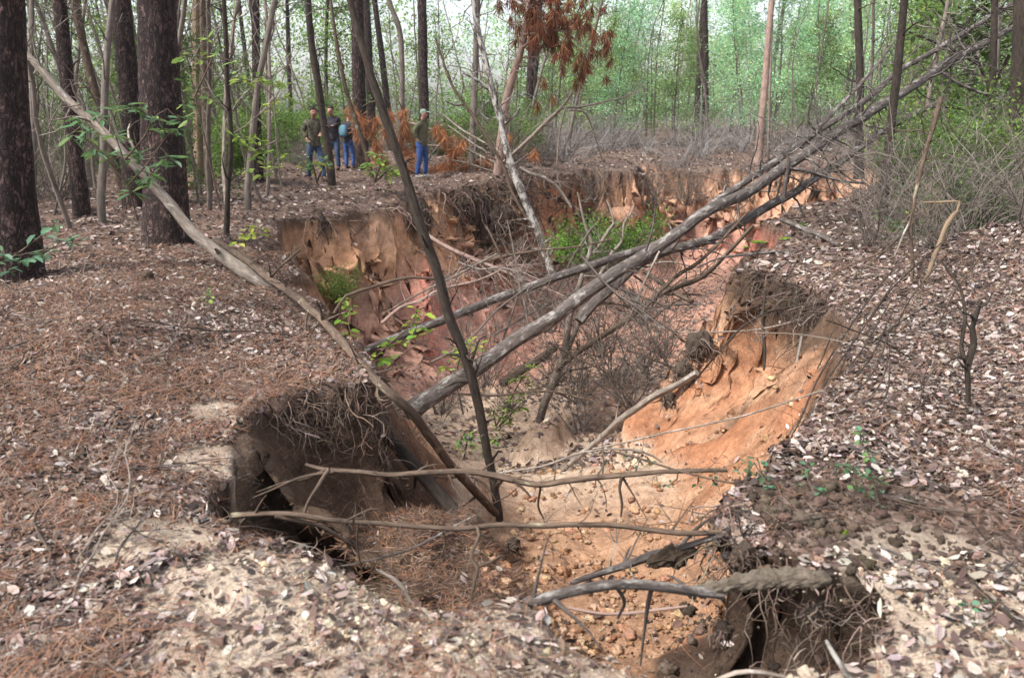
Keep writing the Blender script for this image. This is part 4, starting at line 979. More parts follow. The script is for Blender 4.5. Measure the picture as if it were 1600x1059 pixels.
standing('hardwood_tree', 'very thin pale trunk right beside the lone pinkish pine', 'pale_bark', [(1200, 250, 5), (1202, 170, 5), (1205, 80, 4), (1208, -20, 4)], Yb=31.5, top=10, crown=.4, k=6)
standing('hardwood_tree', 'dark straight trunk crossing behind the fallen trunks at right', 'dark_bark', [(1342, 262, 15), (1343, 200, 14), (1344, 120, 14), (1341, 40, 14), (1339, -70, 13)], Yb=18.5, top=10, crown=.6, twigs=(12, .7, 2))
standing('hardwood_tree', 'dark leaning trunk standing in front of the fallen trunks at right', 'dark_bark', [(1377, 338, 19), (1386, 260, 17), (1395, 170, 16), (1405, 80, 15), (1413, 0, 14), (1419, -70, 13)], Yb=13.0, top=9, crown=.5, twigs=(10, .6, 2))
standing('hardwood_tree', 'dark thick trunk at the right edge of the picture', 'dark_bark', [(1592, 330, 34), (1590, 200, 30), (1594, 80, 28), (1600, -60, 26)], Yb=13.5, top=10, crown=.7, twigs=(14, 1., 2))
standing('hardwood_tree', 'dark slim trunk left of the right edge trunk', 'dark_bark', [(1548, 312, 14), (1546, 220, 13), (1552, 100, 12), (1556, -60, 11)], Yb=15.5, top=10, crown=.6, twigs=(16, .9, 2))
standing('hardwood_tree', 'pale thin leaning trunk rising behind the snapped trunk', 'pale_bark', [(1425, 250, 8), (1448, 170, 8), (1462, 90, 8), (1478, 20, 7), (1490, -50, 6)], Yb=16.5, top=8, crown=.5, twigs=(12, .8, 2))
# leaning and broken trees by the far promontory
wood('leaning_tree', 'mossy grey leaning tree rising from the gully past the promontory', 'tree', 'lichen_bark',
     [(864, 432, 15), (850, 390, 16), (835, 350, 17), (815, 300, 17), (800, 262, 17), (790, 225, 16), (780, 180, 15), (765, 125, 14), (752, 70, 13), (742, 20, 11), (735, -40, 10), (728, -120, 8)], 17.0, 18.6, ease=True, k=10, stubs=6,
     branches=[([(786, 185, 9), (772, 150, 8), (750, 128, 7), (724, 114, 6)], 18.2, 18.2, 6, .7), ([(788, 195, 7), (805, 180, 6), (812, 168, 5)], 18.2, 18.0, 4, .5)], twigs=(20, .9, 2, dict(lo=.45)))
dp = wood('leaning_pine', 'pinkish barkless dead pine leaning over the promontory with rust brown needles', 'dead pine', 'pink_bark',
     [(778, 272, 22), (784, 220, 20), (790, 165, 17), (800, 125, 16), (812, 85, 15), (820, 50, 14), (824, 20, 12), (832, -20, 11), (838, -80, 9)], 20.6, 20.2, ease=True, k=10, stubs=4,
     branches=[([(818, 55, 8), (850, 52, 7), (885, 44, 6), (915, 40, 4)], 20.3, 20.2, 8, .7), ([(815, 75, 6), (850, 55, 6), (880, 50, 4), (925, 85, 3)], 20.2, 20.0, 8, .6),
               ([(822, 20, 8), (850, -5, 7), (890, -25, 5)], 20.2, 20.2, 8, .8), ([(826, 10, 6), (800, -10, 5), (780, -40, 4)], 20.3, 20.4, 6, .7)], twigs=(24, .8, 2, dict(lo=.4)))
rs = np.random.default_rng(77); RUST = [(.27, .10, .045), (.36, .15, .065), (.19, .07, .03), (.42, .20, .09)]
mb = MB(); RED = [(.15, .055, .03), (.21, .08, .04), (.11, .045, .025), (.27, .11, .05)]
cen = []; ax = []
for _ in range(185):
    px, py = 862 + 50 * rs.normal(), 42 + 50 * rs.normal()
    if py > 60 + (px - 800) * .55 or px < 775 or px > 955: continue
    cen.append(at(px, py, 20.2 + rs.normal(0, .5))); ax.append(np.array([rs.normal(0, .35), rs.normal(0, .35), -1]))
for px, py in ((945, 75), (935, 85), (908, 122), (915, 95), (900, 130), (862, 155), (850, 130), (880, 110), (840, 165), (930, 60), (950, 65), (890, 70)):
    cen.append(at(px, py, 20.1)); ax.append(np.array([.1, 0, -1]))
needle_tufts(mb, rs, cen, ax, 44, .34, .018, RED, .7)
mb.build('needles', M['needle'], dp, smooth=False)
wood('leaning_tree', 'thin brown bent stem leaning in front of the promontory roots', 'tree', 'brown_bark',
     [(850, 422, 8), (842, 385, 9), (825, 345, 8), (800, 300, 8), (788, 262, 8), (765, 222, 7), (745, 190, 7), (728, 165, 6), (705, 130, 6), (692, 95, 5), (680, 60, 4)], 17.2, 18.2, ease=True, k=8, twigs=(22, .8, 2), branches=[([(728, 163, 5), (712, 165, 4), (696, 158, 3)], 18, 18)])
wood('leaning_branch', 'pale bare limb rising right from the foot of the dead pine', 'branch', 'pale_bark',
     [(785, 256, 8), (805, 238, 9), (830, 215, 9), (855, 190, 9), (872, 174, 8), (884, 160, 6), (896, 142, 5)], 20.2, 19.5, ease=True,
     branches=[([(880, 168, 5), (905, 167, 5), (940, 160, 4), (975, 152, 3), (1000, 142, 3)], 19.6, 20.2, 8, .8), ([(884, 168, 5), (878, 190, 5), (872, 230, 5), (870, 270, 4), (876, 292, 3)], 19.6, 19.4, 4, .5), ([(890, 172, 4), (915, 178, 4), (930, 215, 3), (942, 252, 3)], 19.6, 20.2, 4, .7)], twigs=(8, .6, 2))
wood('fallen_branch', 'pale forked branch hanging over the promontory edge', 'branch', 'pale_bark',
     [(812, 262, 7), (830, 272, 8), (850, 278, 8), (868, 290, 8), (882, 308, 7), (893, 325, 5)], 19.2, 18.6, ease=True, branches=[([(850, 278, 5), (846, 262, 4), (840, 250, 3)], 19, 19)], twigs=(8, .6, 2))
# the brush pile behind the man: fallen dead pine top
bp = wood('brush_pile', 'grey fallen poles and rust brown pine boughs heaped behind the standing man', 'brush pile', 'pale_bark',
     [(640, 192, 5), (680, 205, 6), (720, 228, 6), (760, 248, 6), (795, 262, 5)], 23.8, 22.2, ease=True,
     branches=[([(690, 178, 4), (715, 198, 5), (745, 217, 5), (778, 235, 5)], 23.8, 22.6, 6, .8), ([(700, 196, 4), (735, 222, 5), (765, 240, 5)], 23.4, 22.8, 6, .8), ([(640, 228, 3), (680, 228, 4), (730, 232, 4)], 23, 23, 6, .6), ([(705, 250, 3), (735, 257, 4), (770, 268, 3)], 22.6, 22.4)], twigs=(30, 1., 2))
mb = MB()
for px, py, up in ((548, 178, 0), (563, 192, 0), (588, 196, 0), (612, 186, 0), (634, 184, 0), (604, 210, 0), (630, 205, 0), (640, 215, 0), (634, 240, .7), (646, 248, .6), (650, 232, .5), (592, 232, 0), (690, 214, 0), (684, 205, 0), (696, 222, 0), (712, 226, 0), (722, 234, 0), (706, 240, 0),
                  (716, 258, .3), (706, 262, .4), (690, 262, .5), (752, 258, .6), (760, 262, .6), (600, 258, .5), (590, 250, .5), (836, 246, 0), (640, 262, .6), (680, 266, .6), (726, 262, .4), (795, 222, 0), (560, 210, 0), (574, 206, 0), (620, 225, 0)):
    for q in range(3):
        needle_tufts(mb, rs, [at(px + rs.normal(0, 4), py - 4 + rs.normal(0, 4), 23.0 + .3 * rs.normal())], [np.array([rs.normal(0, .3), rs.normal(0, .3), -1. + 1.6 * up])], 60, .38, .013, RUST, .35)
mb.build('needles', M['needle'], bp, smooth=False)
# ------------------------------------------------------------------ woods behind: prototypes, then copies of each with their parts
def proto(name, parts):
    """parts: list of (part name, MB, material, smooth) -> (root, children) kept at the origin until placed"""
    o = bpy.data.objects.new(name, None); o.empty_display_size = .1
    ch = []
    for pn, mb, mt, smo in parts:
        c = bpy.data.objects.new(pn, mb.mesh(pn, M[mt], smo)); c.parent = o; ch.append(c)
    return [o, ch, False]
def place(pr, x, y, rz, sc, label, cat, group, tilt=(0, 0), z=None):
    o, ch, used = pr
    if not used:
        COL.objects.link(o)
        for c in ch: COL.objects.link(c)
        pr[2] = True; r = o
    else:
        r = o.copy(); COL.objects.link(r)
        for c in ch:
            c2 = c.copy(); COL.objects.link(c2); c2.parent = r
    r.location = (float(x), float(y), Hs(x, y) if z is None else z); r.rotation_euler = (tilt[0], tilt[1], rz); r.scale = (sc,) * 3
    return tag(r, label, cat, group)
def young(seed, h, r, z0, cols, nl=30, n=44, spread=.27, L=.13, W=.075, mat='far_bark', name='young_tree'):
    rs = np.random.default_rng(seed); tr = MB(); cr = MB()
    P, pr = twig(rs, (0, 0, -.2), (0, 0, 1), h, r, 14, .05, .06); tube(tr, P, pr, 7, .1)
    cen = []
    for i in range(nl):
        z = z0 + (h - z0) * (i + rs.random()) / nl; j = int(np.clip(z / h * 14, 0, 14)); a = rs.random() * 6.28
        l = (.45 + 1.0 * rs.random()) * (.28 + .9 * (1 - z / h)) * h * .28
        q, qr = twig(rs, P[j], (math.cos(a), math.sin(a), .55), l, max(.006, pr[j] * .35), 6, .2, .0); tube(tr, q, qr, 3, cap=False)
        cen += [q[3], q[5], q[6]]
        twigs_on(tr, rs, q, qr, 3, l * .5, 1, .7, .0, 3, .3, 1, rk=.6)
    clumps(cr, rs, cen, n, spread, L, W, cols)
    return proto(name, [('trunk', tr, mat, True), ('crown', cr, 'tree_leaf', False)])
def bare(seed, h, r, mat='far_bark', n=26):
    rs = np.random.default_rng(seed); tr = MB()
    P, pr = twig(rs, (0, 0, -.2), (rs.normal(0, .06), 0, 1), h, r, 14, .07, .05); tube(tr, P, pr, 7, .1)
    twigs_on(tr, rs, P, pr, n, h * .16, 2, .9, .05, 3, .2, 1, rk=.45)
    return proto('bare_tree', [('trunk', tr, mat, True)])
def tall_pine(seed, h, r):
    rs = np.random.default_rng(seed); tr = MB()
    P, pr = twig(rs, (0, 0, -.2), (0, 0, 1), h, r, 14, .015, .03); pr = np.linspace(r, r * .5, len(pr)); tube(tr, P, pr, 9, .08)
    twigs_on(tr, rs, P, pr, 6, .8, 1, .3, 0, 3, .25, .7, rk=.2)
    cr = MB(); e = []
    for i in range(22):
        j = int(8 + 6 * i / 22); a = i * 2.4
        q, qr = twig(rs, P[j], (math.cos(a), math.sin(a), .3), 1.6 * (1.1 - .6 * i / 22), .03, 5, .15, .05); tube(tr, q, qr, 4, cap=False)
        e += [(q[-1], q[-1] - q[-2]), (q[3], q[3] - q[2]), (q[4] + rs.normal(0, .2, 3), q[-1] - q[-2])]
    needle_tufts(cr, rs, [a[0] for a in e], [a[1] for a in e], 26, .34, .025, NEEDG, .0)
    return proto('pine_tree', [('trunk', tr, 'pine', True), ('crown', cr, 'tree_leaf', False)])
def shrub(seed, h, w, cols, nst=9, n=46, L=.095, W=.04, spread=.15, mat='brown_bark', name='shrub', per=5):
    rs = np.random.default_rng(seed); st = MB(); fo = MB(); cen = []
    for i in range(nst):
        a = rs.random() * 6.28; q, qr = twig(rs, (rs.normal(0, .05), rs.normal(0, .05), -.05), (math.cos(a) * w / h, math.sin(a) * w / h, 1), h * (.6 + .5 * rs.random()), .014, 8, .15, .02)
        tube(st, q, qr, 4, cap=False); cen += list(q[3:])
        e = []; twigs_on(st, rs, q, qr, per, h * .3, 1, .6, .02, 3, .25, 1, rk=.6, ends=e); cen += [x[0] for x in e]
    clumps(fo, rs, cen, n, spread, L, W, cols)
    return proto(name, [('stems', st, mat, True), ('foliage', fo, 'tree_leaf', False)])
def brush(seed, h, n=26, mat='far_bark'):
    rs = np.random.default_rng(seed); st = MB()
    for i in range(n):
        a = rs.random() * 6.28; q, qr = twig(rs, (rs.normal(0, .12), rs.normal(0, .12), -.05), (math.cos(a) * .7, math.sin(a) * .7, .6 + rs.random()), h * (.6 + .8 * rs.random()), .013, 8, .2, -.03)
        tube(st, q, qr, 3, cap=False)
        twigs_on(st, rs, q, qr, 6, h * .35, 2, .6, .0, 3, .15, 1, rk=.6, wander=.3)
    return proto('bare_bush', [('stems', st, mat, True)])
YM_ = [young(1, 9.5, .07, 1.2, MINT), young(2, 8, .06, .8, MINT, 34), young(3, 11, .085, 2.2, MINT, 34), young(4, 7, .05, .6, [(.22, .30, .09), (.17, .26, .08), (.27, .33, .12)], 28)]
YG_ = [young(11, 8, .06, 1., GREEN, 30, 24), young(12, 6.5, .05, .5, [(.10, .18, .04), (.14, .21, .05), (.07, .12, .03)], 28, 26), young(13, 9.5, .07, 1.6, GREEN, 32, 26)]
BT_ = [bare(21, 9, .06), bare(22, 7.5, .045), bare(23, 10, .08), bare(24, 8, .05, 'pale_bark')]
TP_ = [tall_pine(31, 14, .15), tall_pine(32, 16, .19), tall_pine(33, 13, .12)]
SH_ = [shrub(41, 2.2, 1.3, GREEN), shrub(42, 1.5, 1.2, [(.09, .16, .035), (.13, .20, .05), (.06, .11, .03)]), shrub(43, 2.8, 1.2, GREEN, 10)]
BR_ = [brush(51, 1.8), brush(52, 2.4), brush(53, 1.3, 22)]
BF_ = [brush(54, 1.8, 22, 'grey_twig'), brush(55, 2.4, 22, 'grey_twig')]
rs = np.random.default_rng(99)
taken = [(o.location[0], o.location[1], .45) for o in COL.objects if o.parent is None and o.get('category') in ('tree', 'vine')]
for px, py in ((660, 277), (525, 262), (495, 285), (547, 262), (610, 268), (710, 262)):
    g_ = ghit(px, py)
    for k in np.arange(.5, 1.12, .035): taken.append((g_[0] * k, g_[1] * k, .95))
def strew(protos, N, pxa, pxb, ya, yb, sc, dmin, label, cat, group, tilt=.05, rim=-.5):
    n = 0; tries = 0
    while n < N and tries < N * 60:
        tries += 1
        y = math.sqrt(ya * ya + (yb * yb - ya * ya) * rs.random()); px = pxa + (pxb - pxa) * rs.random(); x = (px - 800) / 1250 * y * 1.03
        if DIN(np.array([x]), np.array([y]))[0] > rim: continue
        if any((x - a) ** 2 + (y - b) ** 2 < (max(c, dmin)) ** 2 for a, b, c in taken): continue
        i = int(rs.integers(0, len(protos)))
        place(protos[i], x, y, rs.random() * 6.28, sc[0] + (sc[1] - sc[0]) * rs.random(), label if isinstance(label, str) else label[i], cat, group, (rs.normal(0, tilt), rs.normal(0, tilt)))
        taken.append((x, y, dmin * .8)); n += 1
strew(TP_, 26, -200, 930, 24, 58, (.8, 1.15), 1.1, 'scaly pine trunk standing in the crowded woods behind the people', 'tree', 'pines in the woods behind the people', .02)
strew(TP_, 8, 1000, 1500, 34, 60, (.8, 1.1), 1.6, 'scaly pine trunk standing in the pale woods beyond the far rim', 'tree', 'pines beyond the far rim', .02)
strew(BT_, 62, -250, 900, 14, 50, (.7, 1.15), .7, 'thin bare grey tree in the woods at left', 'tree', 'thin bare trees in the woods at left', .09)
strew(BT_, 40, 880, 1500, 31, 55, (.7, 1.15), .7, 'thin bare grey tree in the pale woods beyond the far rim', 'tree', 'thin bare trees beyond the far rim', .06)
strew(BT_, 52, -150, 600, 10.5, 22, (.45, .85), .6, 'thin bare sapling among the near pines at left', 'tree', 'bare saplings among the near pines', .12)
strew(BT_, 30, 1400, 1850, 13.5, 38, (.6, 1.), .6, 'thin bare tree in the dark thicket at right', 'tree', 'thin bare trees in the right thicket', .12)
strew(YG_, 30, -250, 900, 22, 52, (.7, 1.1), 1.3, 'dark green leafy young tree in the woods at left', 'tree', 'leafy young trees in the woods at left')
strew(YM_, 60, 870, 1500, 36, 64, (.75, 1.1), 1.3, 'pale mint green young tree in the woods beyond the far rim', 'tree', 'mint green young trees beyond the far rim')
strew(YG_, 30, 1340, 1900, 17, 42, (.6, 1.), 1.2, 'dark green leafy young tree in the thicket at right', 'tree', 'leafy young trees in the right thicket')
strew([YG_[1]], 16, -150, 500, 13, 24, (.35, .6), .8, 'small leafy young tree among the near trunks at left', 'tree', 'small leafy trees among the near trunks')
strew(SH_, 58, -250, 900, 13.5, 40, (.6, 1.1), .9, 'green leafy shrub between the trunks at left', 'shrub', 'leafy shrubs in the woods at left')
strew(SH_, 36, 1400, 1900, 11, 28, (.45, .9), .8, 'green leafy shrub in the thicket at right', 'shrub', 'leafy shrubs in the right thicket')
strew(BR_, 52, -250, 850, 11.5, 34, (.6, 1.1), .7, 'tangled bare bush between the trunks at left', 'bush', 'tangled bare bushes at left')
strew(BF_, 20, 830, 1330, 27.5, 38, (.7, 1.2), .7, 'grey tangled bare bush along the far rim', 'bush', 'grey bare bushes along the far rim', rim=-.15)
strew(BR_, 44, 1340, 1800, 7.5, 22, (.4, .9), .6, 'tangled bare bush on the right bank', 'bush', 'tangled bare bushes on the right bank')
# the far-off wood behind everything reads as one mass
mb = MB(); N = 90000
x = rs.uniform(-75, 75, N); y = rs.uniform(62, 80, N); hmax = 9.5 + 5 * fbm(x * .12, y * .03, 3, 8) + np.where(np.abs(x - 11) < 5, -4.5, 0) + np.where(x < -5, 4, 0)
z = H(x, y) + hmax * rs.random(N) ** .8
kk = vnoise(x * .8, z * .8, 5) > .28; x, y, z = x[kk], y[kk], z[kk]; N = len(x)
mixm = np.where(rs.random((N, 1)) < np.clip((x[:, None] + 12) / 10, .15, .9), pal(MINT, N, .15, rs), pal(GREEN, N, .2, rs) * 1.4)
leaves(mb, np.stack([x, y, z], -1), rs.normal(0, 1, (N, 3)), rs.normal(0, 1, (N, 3)), .26, .18, mixm)
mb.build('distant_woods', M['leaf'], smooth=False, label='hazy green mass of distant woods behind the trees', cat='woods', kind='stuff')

# twigs lying about in the litter: four kinds, copied
tp = []
for k in range(4):
    r2 = np.random.default_rng(400 + k); mb2 = MB()
    q, qr = twig(r2, (0, 0, .012), (1, 0, .02), .7 + .2 * k, .006, 9, .16, 0); q[:, 2] = .014 + .25 * np.abs(q[:, 2] - .012); tube(mb2, q, qr, 5, .15)
    twigs_on(mb2, r2, q, qr, 5, .28, 2, 1., -.02, 3, .1, 1, rk=.7)
    tp.append(bpy.data.objects.new('fallen_twig', mb2.mesh('fallen_twig', M[('log_bark', 'brown_bark', 'pale_bark', 'dark_bark')[k]])))
used = set(); n_ = 0
for k in range(800):
    if n_ >= 80: break
    y = 2.3 * (5.5 ** rs.random()); x = (rs.random() * 2 - 1) * y * .66
    if DIN(np.array([x]), np.array([y]))[0] > -.3: continue
    i = k % 4; o = tp[i] if i not in used else tp[i].copy(); used.add(i); COL.objects.link(o); n_ += 1
    nn = Vector(ground_n(np.array([x]), np.array([y]))[0]); o.location = (x, y, Hs(x, y) + .01)
    o.rotation_euler = (nn.to_track_quat('Z', 'Y').to_matrix() @ __import__('mathutils').Matrix.Rotation(rs.random() * 6.28, 3, 'Z')).to_euler()
    o.scale = (.6 + .5 * rs.random(),) * 3
    tag(o, 'thin dry twig lying in the leaf litter', 'twig', 'dry twigs lying in the litter')
# ------------------------------------------------------------------ leafy sprays and saplings one can point at
def spray(name, label, cat, stems, spots, Y, L, W, cols, whorl=7, mat='brown_bark', sw=3, droop=.15, jit=3, group=None, spread=1.):
    """stems: pixel traces; spots: (px, py[, dY]) where whorls of leaves sit"""
    rs = np.random.default_rng(int(spots[0][0] * 3 + spots[0][1]))
    t0 = at(stems[0][0][0], stems[0][0][1], Y if len(stems[0][0]) < 3 else stems[0][0][2])
    t = thing(name, t0, label, cat, group)
    st = MB(); fo = MB()
    for tr in stems:
        P = [at(a[0], a[1], a[2] if len(a) > 2 else Y) for a in tr]; n = len(P)
        P, r = spline(P, np.linspace(sw, sw * .45, n) * .5 * Y / F, .05); tube(st, P, r, 5, .1, cap=False)
    allp = np.concatenate(st.v)
    for a in spots:
        c = at(a[0] + rs.normal(0, jit), a[1] + rs.normal(0, jit), Y + (a[2] if len(a) > 2 else rs.normal(0, .12)))
        j = int(np.argmin(((allp - c) ** 2).sum(1)))
        tube(st, [allp[j], (allp[j] + c) / 2 + rs.normal(0, .01, 3), c], [.004, .0035, .003], 4, cap=False)
        n = whorl; an = np.arange(n) * 6.28 / n + rs.random() + rs.normal(0, .3, n)
        dr = np.stack([np.cos(an), np.sin(an), -droop + rs.normal(.1, .35, n)], -1)
        nr = unit(np.stack([-np.cos(an) * .3, -np.sin(an) * .3, np.ones(n)], -1) + rs.normal(0, .3, (n, 3)))
        ll = L * (.6 + .6 * rs.random(n))
        base = c + unit(dr) * .008 + rs.normal(0, L * .35 * spread, (n, 3)) * .5
        leaves(fo, base, dr, nr, ll, ll * W / L, pal(cols, n, .18, rs), fold=.12, fine=True, curl=rs.normal(-.2, .2, n))
    st.build('stem', M[mat], t); fo.build('leaves', M['leaf'], t, smooth=False)
    return t
spray('evergreen_sapling', 'sapling with whorls of long glossy leaves in front of the thickest pine', 'sapling',
      [[(215, 345), (200, 290), (190, 240), (170, 190)], [(200, 290), (235, 250), (262, 210)], [(195, 250), (225, 215), (240, 185), (262, 170)], [(200, 290), (160, 240), (130, 215)]],
      [(130, 205), (150, 185), (178, 170), (200, 165), (225, 172), (245, 185), (262, 205), (275, 200), (150, 235), (175, 245), (200, 250), (222, 240), (250, 262), (262, 250), (215, 280), (235, 268), (120, 190), (110, 215), (190, 215), (280, 190), (235, 285), (205, 300)],
      6.4, .135, .036, [(.10, .20, .09), (.14, .25, .13), (.08, .15, .05), (.17, .24, .07)], 8, spread=.5)
spray('leafy_branch', 'low teal leafed branch reaching in at the left edge', 'branch', [[(-30, 400), (10, 402), (60, 392), (115, 378)], [(20, 402), (60, 372), (90, 345)]],
      [(5, 405), (25, 400), (45, 402), (62, 392), (80, 388), (100, 380), (116, 378), (10, 420), (70, 375), (90, 350), (60, 400)], 5.0, .085, .038, TEAL, 5)
spray('leafy_sapling', 'slender sapling with yellow green leaves right of the pine trunks', 'sapling', [[(440, 300), (432, 220), (428, 150), (425, 130)], [(432, 220), (400, 235), (385, 240)], [(428, 150), (400, 128), (380, 125)]],
      [(372, 122), (388, 130), (402, 126), (418, 132), (432, 130), (448, 138), (425, 160), (445, 155), (395, 215), (410, 225), (420, 240), (400, 250), (430, 262), (385, 232), (415, 275), (435, 245), (380, 265), (372, 210)], 9.0, .12, .055, [(.22, .32, .06), (.16, .26, .06), (.28, .36, .08)], 6, 'pale_bark')
spray('leafy_sapling', 'sparse sapling with pale green leaves hanging by the thickest pine', 'sapling', [[(345, 330), (325, 240), (305, 150), (288, 70)], [(305, 150), (330, 95), (338, 70)]],
      [(285, 85), (300, 75), (325, 60), (335, 85), (315, 92), (290, 130), (300, 145), (360, 95), (345, 75), (330, 150), (286, 160)], 8.2, .11, .05, [(.18, .30, .09), (.13, .24, .10), (.24, .33, .08)], 4)
spray('leafy_sapling', 'small yellow leaved seedling at the left bank rim', 'seedling', [[(385, 385), (380, 370), (390, 352)]], [(378, 372), (390, 366), (402, 364), (388, 355), (412, 362), (368, 380)], 8.2, .09, .05, YELLOW, 5)
spray('leafy_sapling', 'sapling with fresh green leaves growing on the left gully side', 'sapling', [[(560, 600), (550, 540), (540, 490), (538, 470)], [(560, 590), (600, 545), (640, 510), (650, 490)], [(600, 580), (640, 545), (672, 530)]],
      [(535, 470), (545, 490), (530, 500), (548, 515), (540, 535), (560, 525), (600, 545), (610, 530), (640, 510), (650, 490), (655, 515), (665, 520), (590, 560), (575, 575), (600, 570), (630, 535), (645, 525), (552, 555), (545, 480), (660, 500), (612, 560)],
      6.8, .085, .045, [(.20, .34, .04), (.14, .27, .04), (.28, .38, .06)], 5)
spray('leafy_sapling', 'green seedling growing on the gully slope right of the slim leaning tree', 'seedling', [[(720, 610), (715, 575), (728, 535)], [(720, 590), (740, 560), (745, 540)]],
      [(705, 560), (715, 545), (730, 535), (742, 545), (722, 565), (735, 575), (700, 580), (748, 540), (690, 575)], 8.6, .10, .05, YELLOW + [(.14, .26, .05)], 5)
spray('leafy_plant', 'ferny green plant on the gully floor beside the mossy log', 'plant', [[(775, 665), (790, 640), (810, 600), (830, 575)], [(780, 665), (800, 645), (820, 625)], [(775, 665), (770, 640)]],
      [(775, 655), (785, 645), (795, 650), (790, 630), (800, 620), (805, 600), (815, 610), (820, 590), (830, 600), (772, 640), (780, 668), (800, 662), (810, 640), (830, 575)], 10.6, .13, .035, [(.20, .30, .05), (.13, .22, .05), (.26, .33, .07)], 9)
spray('leafy_plant', 'small leafy plant on the gully floor at the foot of the leaning tree', 'plant', [[(725, 715), (730, 690), (738, 678)]], [(720, 685), (732, 678), (742, 690), (715, 700), (735, 700), (765, 705), (770, 690)], 9.0, .11, .045, [(.14, .26, .08), (.2, .3, .06)], 6)
spray('leafy_sapling', 'yellow green leafy seedling in front of the curved dark trunk', 'seedling', [[(585, 285), (592, 265), (598, 240)], [(585, 285), (612, 262)]],
      [(592, 240), (600, 248), (598, 262), (578, 268), (588, 272), (604, 275), (615, 262), (575, 262), (618, 270), (610, 278)], 17.0, .20, .10, [(.22, .36, .08), (.28, .38, .07), (.16, .28, .06)], 6)
spray('leafy_shrub', 'low bush with yellowing leaves at the feet of the camouflaged person', 'shrub', [[(495, 285), (490, 262), (480, 248)], [(495, 285), (505, 262), (510, 250)]],
      [(480, 250), (488, 256), (498, 248), (506, 255), (512, 262), (484, 262), (478, 265), (500, 262)], 18.5, .2, .08, [(.10, .2, .08), (.14, .24, .09), (.3, .3, .06)], 7)
spray('trailing_vine', 'thorny green vine with small teal leaves trailing over the near right rim', 'vine', [[(960, 705, 3.7), (1000, 716, 3.6), (1060, 735, 3.5), (1130, 752, 3.4), (1200, 762, 3.3), (1280, 775, 3.2), (1350, 787, 3.1), (1400, 800, 3.0), (1450, 826, 2.9), (1520, 862, 2.75), (1605, 912, 2.5)]],
      [(985, 712, .15), (1000, 722, .1), (1015, 730, .1), (1045, 762, 0), (1090, 752, 0), (1120, 755, 0)], 3.5, .032, .022, TEAL, 4, sw=4, jit=2)
spray('seedling', 'teal leaved seedling at the muddy edge of the near right rim', 'seedling', [[(1165, 765), (1168, 740), (1178, 722)], [(1165, 765), (1190, 745)]], [(1160, 740), (1172, 728), (1185, 722), (1192, 738), (1200, 748), (1182, 745), (1168, 752), (1205, 758)], 3.35, .035, .024, TEAL, 5, sw=3, jit=2)
spray('seedling', 'thin teal leaved seedling on the dark mud between its two neighbours', 'seedling', [[(1275, 775), (1268, 755), (1262, 730)]], [(1262, 728), (1266, 740), (1272, 750), (1262, 757), (1280, 762), (1255, 768), (1285, 772)], 3.2, .032, .022, TEAL, 4, sw=3, jit=2)
spray('seedling', 'taller green seedling with upright stem on the right bank litter', 'seedling', [[(1380, 798), (1368, 760), (1355, 720), (1345, 680)], [(1366, 755), (1340, 735), (1318, 728)]],
      [(1345, 678), (1350, 692), (1355, 705), (1358, 718), (1318, 728), (1332, 735), (1345, 738), (1362, 745), (1370, 760), (1385, 742), (1352, 775), (1375, 790), (1388, 800), (1340, 765)], 3.15, .034, .024, TEAL + [(.10, .2, .06)], 5, sw=3, jit=2)
spray('seedling', 'small teal seedling in the litter at the bottom right corner', 'seedling', [[(1530, 985), (1540, 965), (1552, 950)]], [(1520, 950), (1535, 945), (1552, 955), (1545, 970), (1590, 968), (1520, 972)], 2.3, .035, .024, TEAL, 4, sw=3, jit=2)
spray('seedling', 'tiny green seedling in the left bank needles', 'seedling', [[(322, 478), (324, 465), (326, 452)]], [(322, 456), (328, 462), (318, 468), (332, 470)], 6.6, .05, .03, GREEN, 4, sw=2)
# dense leafy boughs hanging at the upper right
spray('leafy_tree', 'dark leafy evergreen tree filling the upper right corner', 'tree', [[(1580, 330), (1560, 200), (1530, 100), (1490, 30), (1450, -30)], [(1545, 150), (1590, 60), (1620, -20)], [(1530, 100), (1470, 70), (1420, 50)], [(1560, 200), (1500, 170), (1460, 170)], [(1500, 50), (1540, 0), (1580, -40)]],
      [(int(a), int(b)) for a, b in zip(rs.normal(1525, 62, 190), rs.normal(45, 62, 190)) if a > 1415], 18.5, .22, .09, [(.07, .13, .03), (.10, .18, .05), (.15, .24, .06)], 7, 'dark_bark', 6, jit=8, spread=2.)
spray('leafy_shrub', 'teal leaved shrub beside the dark leaning trunk on the right bank', 'shrub', [[(1400, 420), (1420, 380), (1425, 340)], [(1400, 420), (1450, 375), (1460, 350)], [(1400, 420), (1395, 385)]],
      [(int(a), int(b)) for a, b in zip(rs.normal(1420, 28, 46), rs.normal(360, 22, 46))], 10.5, .09, .04, TEAL + GREEN, 6, jit=6, spread=2)
